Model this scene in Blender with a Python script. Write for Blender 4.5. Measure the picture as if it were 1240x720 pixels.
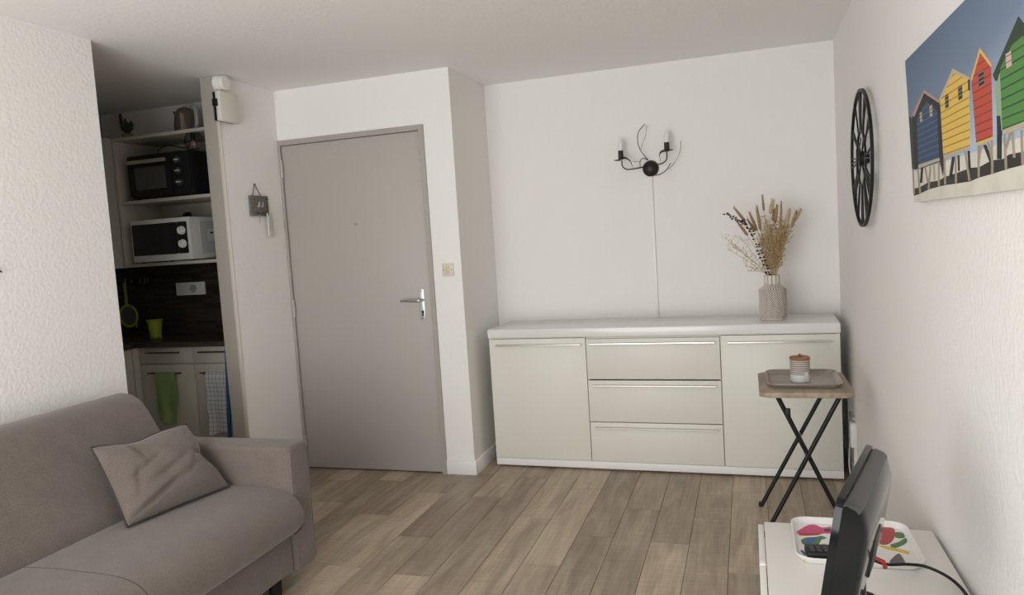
import bpy, bmesh, math, random
from mathutils import Vector, Matrix
random.seed(7)
for o in list(bpy.data.objects):
    bpy.data.objects.remove(o, do_unlink=True)
SC = bpy.context.scene
COL = SC.collection
R = math.radians
PI = math.pi

# ------------------------------------------------------------------ camera
cd = bpy.data.cameras.new('camera')
cam = bpy.data.objects.new('camera', cd)
COL.objects.link(cam)
cd.sensor_fit = 'HORIZONTAL'
cd.sensor_width = 36.0
cd.lens = 894.58 / 1240 * 36.0
cd.clip_start = 0.05
right = Vector((0.95178, 0.30022, -0.06307))
up = Vector((0.03606, 0.09469, 0.99485))
fwd = Vector((-0.30465, 0.94916, -0.07930))
m = Matrix.Identity(4)
for i in range(3):
    m[i][0], m[i][1], m[i][2] = right[i], up[i], -fwd[i]
m[2][3] = 1.3952
cam.matrix_world = m
SC.camera = cam

# ------------------------------------------------------------------ world, daylight, exposure
W = bpy.data.worlds.new('world')
SC.world = W
W.use_nodes = True
W.node_tree.nodes['Background'].inputs[0].default_value = (0.72, 0.82, 1.0, 1)
W.node_tree.nodes['Background'].inputs[1].default_value = 0.7
ld = bpy.data.lights.new('window_daylight', 'AREA')
ld.shape = 'RECTANGLE'
ld.size, ld.size_y = 2.4, 2.05
ld.energy = 113
ld.color = (1.0, 0.988, 0.968)
lo = bpy.data.objects.new('window_daylight', ld)
COL.objects.link(lo)
lo.location = (-1.45, -0.84, 1.12)
lo.rotation_euler = (R(102), 0, 0)        # daylight thrown up a little by the sunlit balcony floor
SC.view_settings.view_transform = 'Standard'
SC.view_settings.look = 'None'
SC.view_settings.gamma = 1
SC.view_settings.use_curve_mapping = False
SC.view_settings.exposure = 0.0
SC.cycles.max_bounces = 10
SC.cycles.diffuse_bounces = 8

# ------------------------------------------------------------------ room numbers (metres)
XL, XR, XC = -2.770, 0.509, -1.597      # left wall, right wall, return wall
YB, YD, Y1 = 4.660, 4.044, 2.690        # back wall, entry wall, end of the left wall
YP = 3.520                              # front end of the kitchen partition
XP = -2.877                             # kitchen face of the partition
HC = 2.400
YR = -0.700                             # rear wall with the balcony window
XK = -4.150                             # far side of the kitchen

# ------------------------------------------------------------------ materials
MATS = {}
def mat(name, col, rough=0.5, metal=0.0, spec=0.5, trans=0.0, var=0.0, vscale=20, bump=0.0, bscale=200, bdist=0.002,
        detail=4, stretch=None, coat=0.0, sheen=0.0, emit=None):
    if name in MATS:
        return MATS[name]
    mt = bpy.data.materials.new(name)
    mt.use_nodes = True
    nt = mt.node_tree
    b = nt.nodes['Principled BSDF']
    b.inputs['Base Color'].default_value = (*col, 1)
    b.inputs['Roughness'].default_value = rough
    b.inputs['Metallic'].default_value = metal
    b.inputs['Specular IOR Level'].default_value = spec
    b.inputs['Transmission Weight'].default_value = trans
    b.inputs['Coat Weight'].default_value = coat
    b.inputs['Sheen Weight'].default_value = sheen
    vec = None
    if var or bump:
        tc = nt.nodes.new('ShaderNodeTexCoord')
        mp = nt.nodes.new('ShaderNodeMapping')
        nt.links.new(tc.outputs['Object'], mp.inputs[0])
        if stretch:
            mp.inputs['Scale'].default_value = stretch
        vec = mp.outputs[0]
    if var:
        n = nt.nodes.new('ShaderNodeTexNoise')
        n.inputs['Scale'].default_value = vscale
        n.inputs['Detail'].default_value = detail
        nt.links.new(vec, n.inputs['Vector'])
        cr = nt.nodes.new('ShaderNodeValToRGB')
        cr.color_ramp.elements[0].position = 0.3
        cr.color_ramp.elements[1].position = 0.7
        cr.color_ramp.elements[0].color = (*[max(0, c * (1 - var)) for c in col], 1)
        cr.color_ramp.elements[1].color = (*[min(1, c * (1 + var)) for c in col], 1)
        nt.links.new(n.outputs[0], cr.inputs[0])
        nt.links.new(cr.outputs[0], b.inputs['Base Color'])
    if bump:
        n2 = nt.nodes.new('ShaderNodeTexNoise')
        n2.inputs['Scale'].default_value = bscale
        n2.inputs['Detail'].default_value = detail
        nt.links.new(vec, n2.inputs['Vector'])
        bp = nt.nodes.new('ShaderNodeBump')
        bp.inputs['Strength'].default_value = bump
        bp.inputs['Distance'].default_value = bdist
        nt.links.new(n2.outputs[0], bp.inputs['Height'])
        nt.links.new(bp.outputs[0], b.inputs['Normal'])
    MATS[name] = mt
    return mt

def mat_plank():
    mt = bpy.data.materials.new('vinyl_plank')
    mt.use_nodes = True
    nt = mt.node_tree
    L = nt.links.new
    N = nt.nodes.new
    b = nt.nodes['Principled BSDF']
    b.inputs['Roughness'].default_value = 0.42
    b.inputs['Specular IOR Level'].default_value = 0.35
    tc = N('ShaderNodeTexCoord'); oi = N('ShaderNodeObjectInfo')
    mul = N('ShaderNodeVectorMath'); mul.operation = 'SCALE'
    cx = N('ShaderNodeCombineXYZ')
    for k in range(3):
        L(oi.outputs['Random'], cx.inputs[k])
    L(cx.outputs[0], mul.inputs[0]); mul.inputs['Scale'].default_value = 37.0
    add = N('ShaderNodeVectorMath'); L(tc.outputs['Object'], add.inputs[0]); L(mul.outputs[0], add.inputs[1])
    mp = N('ShaderNodeMapping'); mp.inputs['Scale'].default_value = (9.0, 1.1, 9.0); L(add.outputs[0], mp.inputs[0])
    n1 = N('ShaderNodeTexNoise'); n1.inputs['Scale'].default_value = 1.6; n1.inputs['Detail'].default_value = 5; n1.inputs['Distortion'].default_value = 0.8
    L(mp.outputs[0], n1.inputs['Vector'])
    mp2 = N('ShaderNodeMapping'); mp2.inputs['Scale'].default_value = (70.0, 2.5, 70.0); L(add.outputs[0], mp2.inputs[0])
    n2 = N('ShaderNodeTexNoise'); n2.inputs['Scale'].default_value = 2.0; n2.inputs['Detail'].default_value = 6; L(mp2.outputs[0], n2.inputs['Vector'])
    mp3 = N('ShaderNodeMapping'); mp3.inputs['Scale'].default_value = (3.0, 55.0, 55.0); L(add.outputs[0], mp3.inputs[0])
    n3 = N('ShaderNodeTexNoise'); n3.inputs['Scale'].default_value = 2.2; n3.inputs['Detail'].default_value = 3; L(mp3.outputs[0], n3.inputs['Vector'])
    r1 = N('ShaderNodeValToRGB')
    r1.color_ramp.elements[0].position = 0.28; r1.color_ramp.elements[0].color = (0.270, 0.210, 0.154, 1)
    r1.color_ramp.elements[1].position = 0.74; r1.color_ramp.elements[1].color = (0.480, 0.392, 0.298, 1)
    L(n1.outputs[0], r1.inputs[0])
    mx = N('ShaderNodeMix'); mx.data_type = 'RGBA'; mx.blend_type = 'OVERLAY'; mx.inputs[0].default_value = 0.28
    L(r1.outputs[0], mx.inputs[6]); L(n2.outputs[0], mx.inputs[7])
    mx3 = N('ShaderNodeMix'); mx3.data_type = 'RGBA'; mx3.blend_type = 'OVERLAY'; mx3.inputs[0].default_value = 0.22
    L(mx.outputs[2], mx3.inputs[6]); L(n3.outputs[0], mx3.inputs[7])
    mr = N('ShaderNodeMapRange'); mr.inputs['To Min'].default_value = 0.74; mr.inputs['To Max'].default_value = 1.24; L(oi.outputs['Random'], mr.inputs[0])
    sc = N('ShaderNodeVectorMath'); sc.operation = 'SCALE'; L(mx3.outputs[2], sc.inputs[0]); L(mr.outputs[0], sc.inputs['Scale'])
    L(sc.outputs[0], b.inputs['Base Color'])
    bp = N('ShaderNodeBump'); bp.inputs['Strength'].default_value = 0.12; bp.inputs['Distance'].default_value = 0.001
    L(n2.outputs[0], bp.inputs['Height']); L(bp.outputs[0], b.inputs['Normal'])
    return mt

def mat_stripes(name, c1, c2, axis, scale, rough=0.5, sharp=0.06, pos=0.12):
    """thin dark lines every 1/scale metres along one object axis (printed siding, backsplash)"""
    mt = bpy.data.materials.new(name); mt.use_nodes = True
    nt = mt.node_tree; L = nt.links.new; N = nt.nodes.new
    b = nt.nodes['Principled BSDF']; b.inputs['Roughness'].default_value = rough
    tc = N('ShaderNodeTexCoord'); sp = N('ShaderNodeSeparateXYZ'); L(tc.outputs['Object'], sp.inputs[0])
    mu = N('ShaderNodeMath'); mu.operation = 'MULTIPLY'; mu.inputs[1].default_value = scale; L(sp.outputs[axis], mu.inputs[0])
    fr = N('ShaderNodeMath'); fr.operation = 'FRACT'; L(mu.outputs[0], fr.inputs[0])
    cr = N('ShaderNodeValToRGB')
    cr.color_ramp.elements[0].position = pos; cr.color_ramp.elements[0].color = (*c2, 1)
    cr.color_ramp.elements[1].position = pos + sharp; cr.color_ramp.elements[1].color = (*c1, 1)
    L(fr.outputs[0], cr.inputs[0]); L(cr.outputs[0], b.inputs['Base Color'])
    return mt

def mat_check(name, base, line, n=38):
    """tea towel: thin check lines on a pale cloth"""
    mt = bpy.data.materials.new(name); mt.use_nodes = True
    nt = mt.node_tree; L = nt.links.new; N = nt.nodes.new
    b = nt.nodes['Principled BSDF']; b.inputs['Roughness'].default_value = 0.9
    tc = N('ShaderNodeTexCoord'); sp = N('ShaderNodeSeparateXYZ'); L(tc.outputs['Object'], sp.inputs[0])
    outs = []
    for ax in (0, 2):
        mu = N('ShaderNodeMath'); mu.operation = 'MULTIPLY'; mu.inputs[1].default_value = n; L(sp.outputs[ax], mu.inputs[0])
        fr = N('ShaderNodeMath'); fr.operation = 'FRACT'; L(mu.outputs[0], fr.inputs[0])
        lt = N('ShaderNodeMath'); lt.operation = 'LESS_THAN'; lt.inputs[1].default_value = 0.08; L(fr.outputs[0], lt.inputs[0])
        outs.append(lt)
    mxm = N('ShaderNodeMath'); mxm.operation = 'MAXIMUM'; L(outs[0].outputs[0], mxm.inputs[0]); L(outs[1].outputs[0], mxm.inputs[1])
    mx = N('ShaderNodeMix'); mx.data_type = 'RGBA'; mx.inputs[6].default_value = (*base, 1); mx.inputs[7].default_value = (*line, 1)
    L(mxm.outputs[0], mx.inputs[0]); L(mx.outputs[2], b.inputs['Base Color'])
    return mt

def mat_fabric(name, col, sc=900):
    mt = bpy.data.materials.new(name); mt.use_nodes = True
    nt = mt.node_tree; L = nt.links.new; N = nt.nodes.new
    b = nt.nodes['Principled BSDF']; b.inputs['Roughness'].default_value = 0.92
    b.inputs['Specular IOR Level'].default_value = 0.15; b.inputs['Sheen Weight'].default_value = 0.25
    tc = N('ShaderNodeTexCoord')
    n = N('ShaderNodeTexNoise'); n.inputs['Scale'].default_value = sc; n.inputs['Detail'].default_value = 2; L(tc.outputs['Object'], n.inputs['Vector'])
    n4 = N('ShaderNodeTexNoise'); n4.inputs['Scale'].default_value = 14; n4.inputs['Detail'].default_value = 4; L(tc.outputs['Object'], n4.inputs['Vector'])
    ad = N('ShaderNodeMath'); ad.operation = 'MULTIPLY_ADD'; ad.inputs[1].default_value = 0.35; L(n4.outputs[0], ad.inputs[0]); L(n.outputs[0], ad.inputs[2])
    cr = N('ShaderNodeValToRGB')
    cr.color_ramp.elements[0].position = 0.4; cr.color_ramp.elements[0].color = (*[c * 0.74 for c in col], 1)
    cr.color_ramp.elements[1].position = 0.95; cr.color_ramp.elements[1].color = (*[c * 1.22 for c in col], 1)
    L(ad.outputs[0], cr.inputs[0]); L(cr.outputs[0], b.inputs['Base Color'])
    bp = N('ShaderNodeBump'); bp.inputs['Strength'].default_value = 0.25; bp.inputs['Distance'].default_value = 0.0008
    L(n.outputs[0], bp.inputs['Height']); L(bp.outputs[0], b.inputs['Normal'])
    return mt

def mat_sky_print():
    """the printed photograph's sky: deep blue high up, paler near the huts"""
    mt = bpy.data.materials.new('printed_sky'); mt.use_nodes = True
    nt = mt.node_tree; L = nt.links.new; N = nt.nodes.new
    b = nt.nodes['Principled BSDF']; b.inputs['Roughness'].default_value = 0.6
    tc = N('ShaderNodeTexCoord'); sp = N('ShaderNodeSeparateXYZ'); L(tc.outputs['Generated'], sp.inputs[0])
    ma = N('ShaderNodeMath'); ma.operation = 'MULTIPLY_ADD'; ma.inputs[1].default_value = 0.55; L(sp.outputs[1], ma.inputs[0]); L(sp.outputs[2], ma.inputs[2])
    sc_ = N('ShaderNodeMath'); sc_.operation = 'MULTIPLY'; sc_.inputs[1].default_value = 0.66; L(ma.outputs[0], sc_.inputs[0])
    cr = N('ShaderNodeValToRGB')
    cr.color_ramp.elements[0].position = 0.22; cr.color_ramp.elements[0].color = (0.36, 0.46, 0.58, 1)
    cr.color_ramp.elements[1].position = 1.0; cr.color_ramp.elements[1].color = (0.075, 0.125, 0.215, 1)
    e = cr.color_ramp.elements.new(0.55); e.color = (0.15, 0.205, 0.30, 1)
    L(sc_.outputs[0], cr.inputs[0]); L(cr.outputs[0], b.inputs['Base Color'])
    return mt

def mat_glass(name, fac=0.1):
    mt = bpy.data.materials.new(name); mt.use_nodes = True
    nt = mt.node_tree
    nt.nodes.remove(nt.nodes['Principled BSDF'])
    t = nt.nodes.new('ShaderNodeBsdfTransparent'); g = nt.nodes.new('ShaderNodeBsdfGlossy'); g.inputs['Roughness'].default_value = 0.02
    mx = nt.nodes.new('ShaderNodeMixShader'); mx.inputs[0].default_value = fac
    nt.links.new(t.outputs[0], mx.inputs[1]); nt.links.new(g.outputs[0], mx.inputs[2])
    nt.links.new(mx.outputs[0], nt.nodes['Material Output'].inputs[0])
    return mt

WHITE = (0.80, 0.79, 0.772)
m_crepi = mat('rough_white_plaster', WHITE, 0.9, spec=0.2, bump=0.6, bscale=62, bdist=0.005, detail=3)
m_part = mat('partition_plaster', WHITE, 0.9, spec=0.2, bump=0.35, bscale=80, bdist=0.004, detail=3)
m_wall = mat('white_painted_wall', WHITE, 0.85, spec=0.2, bump=0.35, bscale=110, bdist=0.003, detail=3)
m_ceil = mat('rough_ceiling', (0.82, 0.815, 0.80), 0.95, spec=0.1, bump=0.45, bscale=45, bdist=0.005, detail=4)
m_plank = mat_plank()
m_base = mat('baseboard_white', (0.78, 0.78, 0.77), 0.45)
m_jamb = mat('partition_beige', (0.36, 0.335, 0.29), 0.6)
m_door = mat('door_grey', (0.415, 0.390, 0.362), 0.5)
m_cream = mat('cream_lacquer', (0.70, 0.69, 0.63), 0.45, spec=0.4)
m_gloss = mat('gloss_white', (0.72, 0.715, 0.70), 0.2)
m_white = mat('plastic_white', (0.78, 0.78, 0.76), 0.4)
m_chrome = mat('brushed_steel', (0.62, 0.60, 0.56), 0.3, metal=1)
m_black = mat('black_metal', (0.008, 0.008, 0.008), 0.45, spec=0.3)
m_blackp = mat('black_plastic', (0.010, 0.0105, 0.012), 0.45, spec=0.3)
m_blackg = mat('black_gloss', (0.005, 0.0065, 0.008), 0.07, spec=0.25)
m_dgrey = mat('grey_plastic', (0.045, 0.046, 0.048), 0.5)
m_sofa = mat_fabric('taupe_weave', (0.158, 0.130, 0.115), 260)
m_pipe = mat('taupe_piping', (0.05, 0.042, 0.038), 0.9)
m_kcream = mat('kitchen_cream', (0.50, 0.475, 0.41), 0.45)
m_dwood = mat('dark_worktop', (0.052, 0.038, 0.032), 0.35, var=0.5, vscale=3, stretch=(2, 14, 14))
m_lime = mat('lime_plastic', (0.30, 0.36, 0.03), 0.4)
m_rope = mat('rope_brown', (0.08, 0.065, 0.05), 0.9)

# ------------------------------------------------------------------ mesh helpers
TM = [Matrix.Identity(4)]        # current placement of the thing being built
def push(m): TM.append(TM[-1] @ m)
def pop(): TM.pop()

def tag(o, label=None, cat=None, group=None, kind=None):
    if label: o['label'] = label
    if cat: o['category'] = cat
    if group: o['group'] = group
    if kind: o['kind'] = kind
    return o

def thing(name, loc, label, cat, group=None):
    o = bpy.data.objects.new(name, None)
    o.empty_display_size = 0.05
    COL.objects.link(o)
    o.location = TM[-1] @ Vector(loc)
    return tag(o, label, cat, group)

def wloc(o):
    v = Vector(o.location)
    while o.parent:
        o = o.parent
        v += Vector(o.location)
    return v

def mk(name, bm, material, parent=None, smooth=False, weld=False):
    if weld:
        bmesh.ops.remove_doubles(bm, verts=bm.verts, dist=1e-5)
    bmesh.ops.transform(bm, matrix=TM[-1], verts=bm.verts)
    bmesh.ops.recalc_face_normals(bm, faces=bm.faces)
    lo_ = Vector([min(v.co[i] for v in bm.verts) for i in range(3)])
    hi_ = Vector([max(v.co[i] for v in bm.verts) for i in range(3)])
    org = Vector(((lo_.x + hi_.x) / 2, (lo_.y + hi_.y) / 2, lo_.z))
    bmesh.ops.translate(bm, vec=-org, verts=bm.verts)
    me = bpy.data.meshes.new(name)
    bm.to_mesh(me)
    bm.free()
    ms = material if isinstance(material, (list, tuple)) else [material]
    for q in ms:
        me.materials.append(q)
    if smooth:
        if smooth is True:
            smooth = 40
        me.set_sharp_from_angle(angle=R(smooth)) if False else None
        for p in me.polygons:
            p.use_smooth = True
        try:
            me.set_sharp_from_angle(angle=R(smooth))
        except Exception:
            pass
    o = bpy.data.objects.new(name, me)
    COL.objects.link(o)
    if parent:
        o.parent = parent
        o.location = org - wloc(parent)
    else:
        o.location = org
    return o

def B():
    return bmesh.new()

def add_box(bm, x0, x1, y0, y1, z0, z1, bev=0.0, seg=2):
    b2 = bmesh.new()
    bmesh.ops.create_cube(b2, size=1)
    for v in b2.verts:
        v.co = Vector(((x0 + x1) / 2 + v.co.x * (x1 - x0), (y0 + y1) / 2 + v.co.y * (y1 - y0), (z0 + z1) / 2 + v.co.z * (z1 - z0)))
    if bev:
        bmesh.ops.bevel(b2, geom=list(b2.edges), offset=bev, segments=seg, profile=0.5, affect='EDGES')
    join(bm, b2)
    return bm

def join(bm, b2):
    mp = {}
    for v in b2.verts:
        mp[v] = bm.verts.new(v.co)
    for f in b2.faces:
        nf = bm.faces.new([mp[v] for v in f.verts])
        nf.material_index = f.material_index
        nf.smooth = f.smooth
    b2.free()

def box(name, x0, x1, y0, y1, z0, z1, material, parent=None, bev=0.0, seg=2):
    return mk(name, add_box(B(), x0, x1, y0, y1, z0, z1, bev, seg), material, parent, smooth=30 if bev else False)

def frame_of(d):
    d = d.normalized()
    a = Vector((0, 0, 1)) if abs(d.z) < 0.9 else Vector((1, 0, 0))
    s = d.cross(a).normalized()
    return s, s.cross(d).normalized()

def add_tube(bm, pts, r, n=8, cap=True, flat=1.0):
    pts = [Vector(p) for p in pts]
    rs = r if isinstance(r, (list, tuple)) else [r] * len(pts)
    rings = []
    s = None
    for i, p in enumerate(pts):
        d = (pts[min(i + 1, len(pts) - 1)] - pts[max(i - 1, 0)])
        if d.length < 1e-9:
            d = Vector((0, 0, 1))
        d.normalize()
        if s is None:
            s, t = frame_of(d)
        else:
            s = (s - d * s.dot(d))
            if s.length < 1e-6:
                s, t = frame_of(d)
            s.normalize()
            t = s.cross(d).normalized()
        rings.append([bm.verts.new(p + (s * math.cos(2 * PI * k / n) + t * math.sin(2 * PI * k / n) * flat) * rs[i]) for k in range(n)])
    for a, b in zip(rings, rings[1:]):
        for k in range(n):
            bm.faces.new([a[k], a[(k + 1) % n], b[(k + 1) % n], b[k]])
    if cap:
        bm.faces.new(rings[0][::-1])
        bm.faces.new(rings[-1])
    return bm

def tube(name, pts, r, material, parent=None, n=8, flat=1.0):
    return mk(name, add_tube(B(), pts, r, n, True, flat), material, parent, smooth=50)

def curve(pts, k=6):
    """Catmull-Rom through pts"""
    P = [Vector(p) for p in pts]
    out = []
    for i in range(len(P) - 1):
        p0, p1, p2, p3 = P[max(i - 1, 0)], P[i], P[i + 1], P[min(i + 2, len(P) - 1)]
        for j in range(k):
            t = j / k
            out.append(0.5 * ((2 * p1) + (p2 - p0) * t + (2 * p0 - 5 * p1 + 4 * p2 - p3) * t * t + (3 * p1 - p0 - 3 * p2 + p3) * t ** 3))
    out.append(P[-1])
    return out

def add_lathe(bm, prof, c, n=32, axis='z'):
    """prof: list of (r, h) from one end to the other"""
    c = Vector(c)
    rings = []
    for r, h in prof:
        ring = []
        for k in range(n):
            a = 2 * PI * k / n
            u, v = r * math.cos(a), r * math.sin(a)
            if axis == 'z': q = Vector((u, v, h))
            elif axis == 'x': q = Vector((h, u, v))
            else: q = Vector((u, h, v))
            ring.append(bm.verts.new(c + q))
        rings.append(ring)
    for a, b in zip(rings, rings[1:]):
        for k in range(n):
            bm.faces.new([a[k], a[(k + 1) % n], b[(k + 1) % n], b[k]])
    if prof[0][0] > 1e-4: bm.faces.new(rings[0][::-1])
    if prof[-1][0] > 1e-4: bm.faces.new(rings[-1])
    return bm

def lathe(name, prof, c, material, parent=None, n=32, axis='z', smooth=35):
    return mk(name, add_lathe(B(), prof, c, n, axis), material, parent, smooth=smooth, weld=True)

def add_prism(bm, poly, a, b, axis='y'):
    """poly in the two remaining axes (x,z for y; y,z for x; x,y for z), from a to b along axis"""
    def P(u, v, w):
        return Vector((u, w, v)) if axis == 'y' else (Vector((w, u, v)) if axis == 'x' else Vector((u, v, w)))
    A = [bm.verts.new(P(u, v, a)) for u, v in poly]
    C = [bm.verts.new(P(u, v, b)) for u, v in poly]
    n = len(poly)
    bm.faces.new(A[::-1])
    bm.faces.new(C)
    for k in range(n):
        bm.faces.new([A[k], A[(k + 1) % n], C[(k + 1) % n], C[k]])
    return bm

def prism(name, poly, a, b, material, parent=None, axis='y', bev=0.0, seg=2):
    bm = add_prism(B(), poly, a, b, axis)
    if bev:
        bmesh.ops.bevel(bm, geom=list(bm.edges), offset=bev, segments=seg, profile=0.5, affect='EDGES')
    return mk(name, bm, material, parent, smooth=30 if bev else False)

def rrect(x0, x1, y0, y1, r, n=5):
    out = []
    for cx, cy, a0 in ((x1 - r, y1 - r, 0), (x0 + r, y1 - r, 90), (x0 + r, y0 + r, 180), (x1 - r, y0 + r, 270)):
        for k in range(n + 1):
            a = R(a0 + 90 * k / n)
            out.append((cx + r * math.cos(a), cy + r * math.sin(a)))
    return out

def struct(o):
    o['kind'] = 'structure'
    return o

# ================================================================== STRUCTURE
fl = struct(box('floor', XK - .1, XR + .12, YR - .12, YB + .12, -.10, -.004, mat('floor_base', (0.035, 0.028, 0.022), 0.8)))
PW, PL = 0.171, 0.948
JOINT = {-1: 3.556, 0: 3.934, -2: 3.237, -3: 3.622, -4: 3.26, -5: 3.878, -6: 3.438, -7: 4.033, -8: 3.687, -9: 3.122,
         -10: 3.715, -12: 3.881, -13: 3.493, 2: 3.748, 1: 3.35, -11: 3.36}
FULL = [None]
def plank(x0, x1, y0, y1):
    if x1 - x0 < .02 or y1 - y0 < .02: return
    full = abs(x1 - x0 - PW) < 1e-4 and abs(y1 - y0 - PL) < 1e-4
    if full and FULL[0]:
        o = FULL[0].copy(); COL.objects.link(o)
        o.location = Vector(((x0 + x1) / 2, (y0 + y1) / 2, -.004)) - Vector(fl.location)
        o.parent = fl
        return
    g = .0009
    o = box('plank', x0 + g, x1 - g, y0 + g, y1 - g, -.004, 0.0, m_plank, fl, bev=.0008, seg=1)
    if full: FULL[0] = o
for n in range(-24, 4):
    x0 = -.1173 + n * PW; x1 = x0 + PW
    ph = JOINT.get(n, random.uniform(0, PL))
    lim = (YR, YB) if x0 > XL - .10 else (2.45, YD)
    k = math.ceil((lim[0] - ph) / PL)
    ys = [lim[0]] + [ph + j * PL for j in range(k, k + 12) if lim[0] + .01 < ph + j * PL < lim[1] - .01] + [lim[1]]
    for a, b in zip(ys, ys[1:]):
        plank(max(x0, XK), min(x1, XR), a, b)

struct(box('ceiling', XK - .1, XR + .12, YR - .12, YB + .12, HC, HC + .1, m_ceil))
struct(box('wall_left', XP, XL, YR, Y1, 0, HC, m_crepi))
struct(box('wall_right', XR, XR + .12, YR - .12, YB + .12, 0, HC, m_crepi))
struct(box('wall_back', XC - .12, XR, YB, YB + .12, 0, HC, m_wall))
struct(box('wall_return', XC - .12, XC, YD + .1, YB, 0, HC, m_wall))
bm = add_box(B(), -1.776, XC, YD, YD + .1, 0, HC)
add_box(bm, -2.777, -1.776, YD, YD + .1, 2.093, HC)
add_box(bm, XK - .1, -2.777, YD, YD + .1, 0, HC)
struct(mk('wall_entry', bm, m_wall))
struct(box('wall_partition', XP, XL, YP, YD, 0, HC, m_part))
struct(box('trim_1', XP - .001, XL - .022, YP - .008, YP, 0, HC - .001, m_jamb))
struct(box('trim_2', XL - .022, XL + .002, YP - .010, YP, 0, HC - .001, mat('trim_pale', (0.58, 0.54, 0.48), 0.5), bev=.003))
m_kdim = mat('kitchen_wall_dimming', (.30, .27, .23), .7)  # unseen kitchen walls, coloured dark to cut bounce light and dim the kitchen
struct(box('wall_kitchen', XK - .1, XK, 2.35, YD, 0, HC, m_kdim))
struct(box('wall_kitchen_side', XK, XP, 2.35, 2.45, 0, HC, m_kdim))  # unseen near wall, set close in to keep the kitchen dark
# rear wall with the balcony window that lights the room
bm = add_box(B(), XL - .107, -2.65, YR - .12, YR, 0, HC)
add_box(bm, -.25, XR, YR - .12, YR, 0, HC)
add_box(bm, -2.65, -.25, YR - .12, YR, 2.2, HC)
struct(mk('wall_rear', bm, m_wall))
wn = thing('window_1', (-1.65, YR - .06, 0), None, None); wn['kind'] = 'structure'
bm = B()
for x in (-2.65, -1.48, -.31):
    add_box(bm, x, x + .06, YR - .09, YR - .03, 0, 2.2)
for z in (0, 2.14):
    add_box(bm, -2.59, -1.48, YR - .09, YR - .03, z, z + .06); add_box(bm, -1.42, -.31, YR - .09, YR - .03, z, z + .06)
mk('window_frame', bm, m_white, wn)
m_pane = mat_glass('window_glass', .06)
for x0, x1 in ((-2.59, -1.48), (-1.42, -.31)):
    box('pane', x0, x1, YR - .063, YR - .057, .06, 2.14, m_pane, wn)
# baseboards
bb = .085
struct(box('baseboard_entry', -1.776, XC + .012, YD - .012, YD, 0, bb, m_base, bev=.002))
struct(box('baseboard_return', XC, XC + .012, YD, YB, 0, bb, m_base, bev=.002))
struct(box('baseboard_back', XC + .012, XR - .012, YB - .012, YB, 0, bb, m_base, bev=.002))
struct(box('baseboard_right', XR - .012, XR, YR, YB, 0, bb, m_base, bev=.002))
struct(box('baseboard_left', XL, XL + .012, YR, Y1, 0, bb, m_base, bev=.002))
struct(box('baseboard_partition', XL, XL + .012, YP, YD - .03, 0, bb, m_base, bev=.002))

# ------------------------------------------------------------------ entrance door
d = thing('door_1', (-2.28, YD, 0), None, None); d['kind'] = 'structure'
bm = add_box(B(), -2.769, -2.752, YD - .012, YD + .09, 0, 2.093)
add_box(bm, -1.806, -1.776, YD - .012, YD + .09, 0, 2.093)
add_box(bm, -2.752, -1.806, YD - .012, YD + .09, 2.062, 2.093)
mk('door_frame', bm, mat('door_frame_grey', (0.36, 0.34, 0.31), 0.5), d)
lf = box('door_leaf', -2.7495, -1.8085, YD + .001, YD + .042, .008, 2.0590, m_door, d, bev=.0015)
box('threshold', -2.752, -1.806, YD + .02, YD + .09, 0, .006, m_black, d)
for z in (1.92, 1.04, .16):
    h = tube('hinge', [(-2.7515, YD - .010, z - .045), (-2.7515, YD - .010, z + .045)], .009, mat('hinge_grey', (.42, .40, .37), .4), d, 10)
    tube('hinge_pin', [(-2.7515, YD - .010, z - .052), (-2.7515, YD - .010, z + .052)], .005, m_chrome, h, 8)
hp = box('handle_plate', -1.883, -1.847, YD - .007, YD + .001, .945, 1.13, mat('satin_aluminium', (.72, .72, .72), .35, metal=.6), d, bev=.004)
tube('lever', curve([(-1.858, YD - .007, 1.064), (-1.858, YD - .045, 1.064), (-1.872, YD - .052, 1.064), (-1.92, YD - .052, 1.065), (-1.982, YD - .050, 1.066)], 5), [.010] * 11 + [.0085] * 6 + [.007] * 4, m_chrome, hp, 10)
bm = add_lathe(B(), [(.0085, -.0075), (.0085, 0)], (-1.862, YD, .992), 14, 'y')
add_box(bm, -1.8665, -1.8575, YD - .0075, YD, .966, .990)
mk('keyhole', bm, m_black, hp)
for z in (1.118, .956):
    lathe('screw', [(.0035, -.008), (.0035, -.006)], (-1.865, YD, z), m_dgrey, hp, 10, 'y')
lathe('peephole', [(.007, -.002), (.007, .002)], (-2.27, YD, 1.545), m_chrome, d, 14, 'y')

# ================================================================== SIDEBOARD
A = R(-1.4)
push(Matrix.Translation((-.534, 4.188, 0)) @ Matrix.Rotation(A, 4, 'Z'))
sb = thing('sideboard', (0, .2, 0), 'long cream sideboard with glossy white worktop, two doors and three drawers', 'sideboard')
w = .984
bm = add_box(B(), -w + .002, -w + .02, .004, .40, .055, .795)
add_box(bm, w - .02, w - .002, .004, .40, .055, .795); add_box(bm, -w + .02, w - .02, .385, .40, .055, .795)
add_box(bm, -w + .02, w - .02, .022, .385, .055, .07); add_box(bm, -w + .02, w - .02, .022, .385, .775, .795)
for x in (-.381, .376): add_box(bm, x - .008, x + .008, .022, .385, .07, .775)
mk('carcass', bm, m_cream, sb)
box('plinth', -w, w, .004, .40, .012, .055, m_white, sb, bev=.002)
for x in (-.8, .8):
    for y in (.05, .36): tube('foot', [(x, y, 0), (x, y, .014)], .018, m_dgrey, sb, 12)
box('worktop', -w - .004, w + .003, -.012, .405, .796, .853, m_gloss, sb, bev=.008, seg=4)
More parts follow.
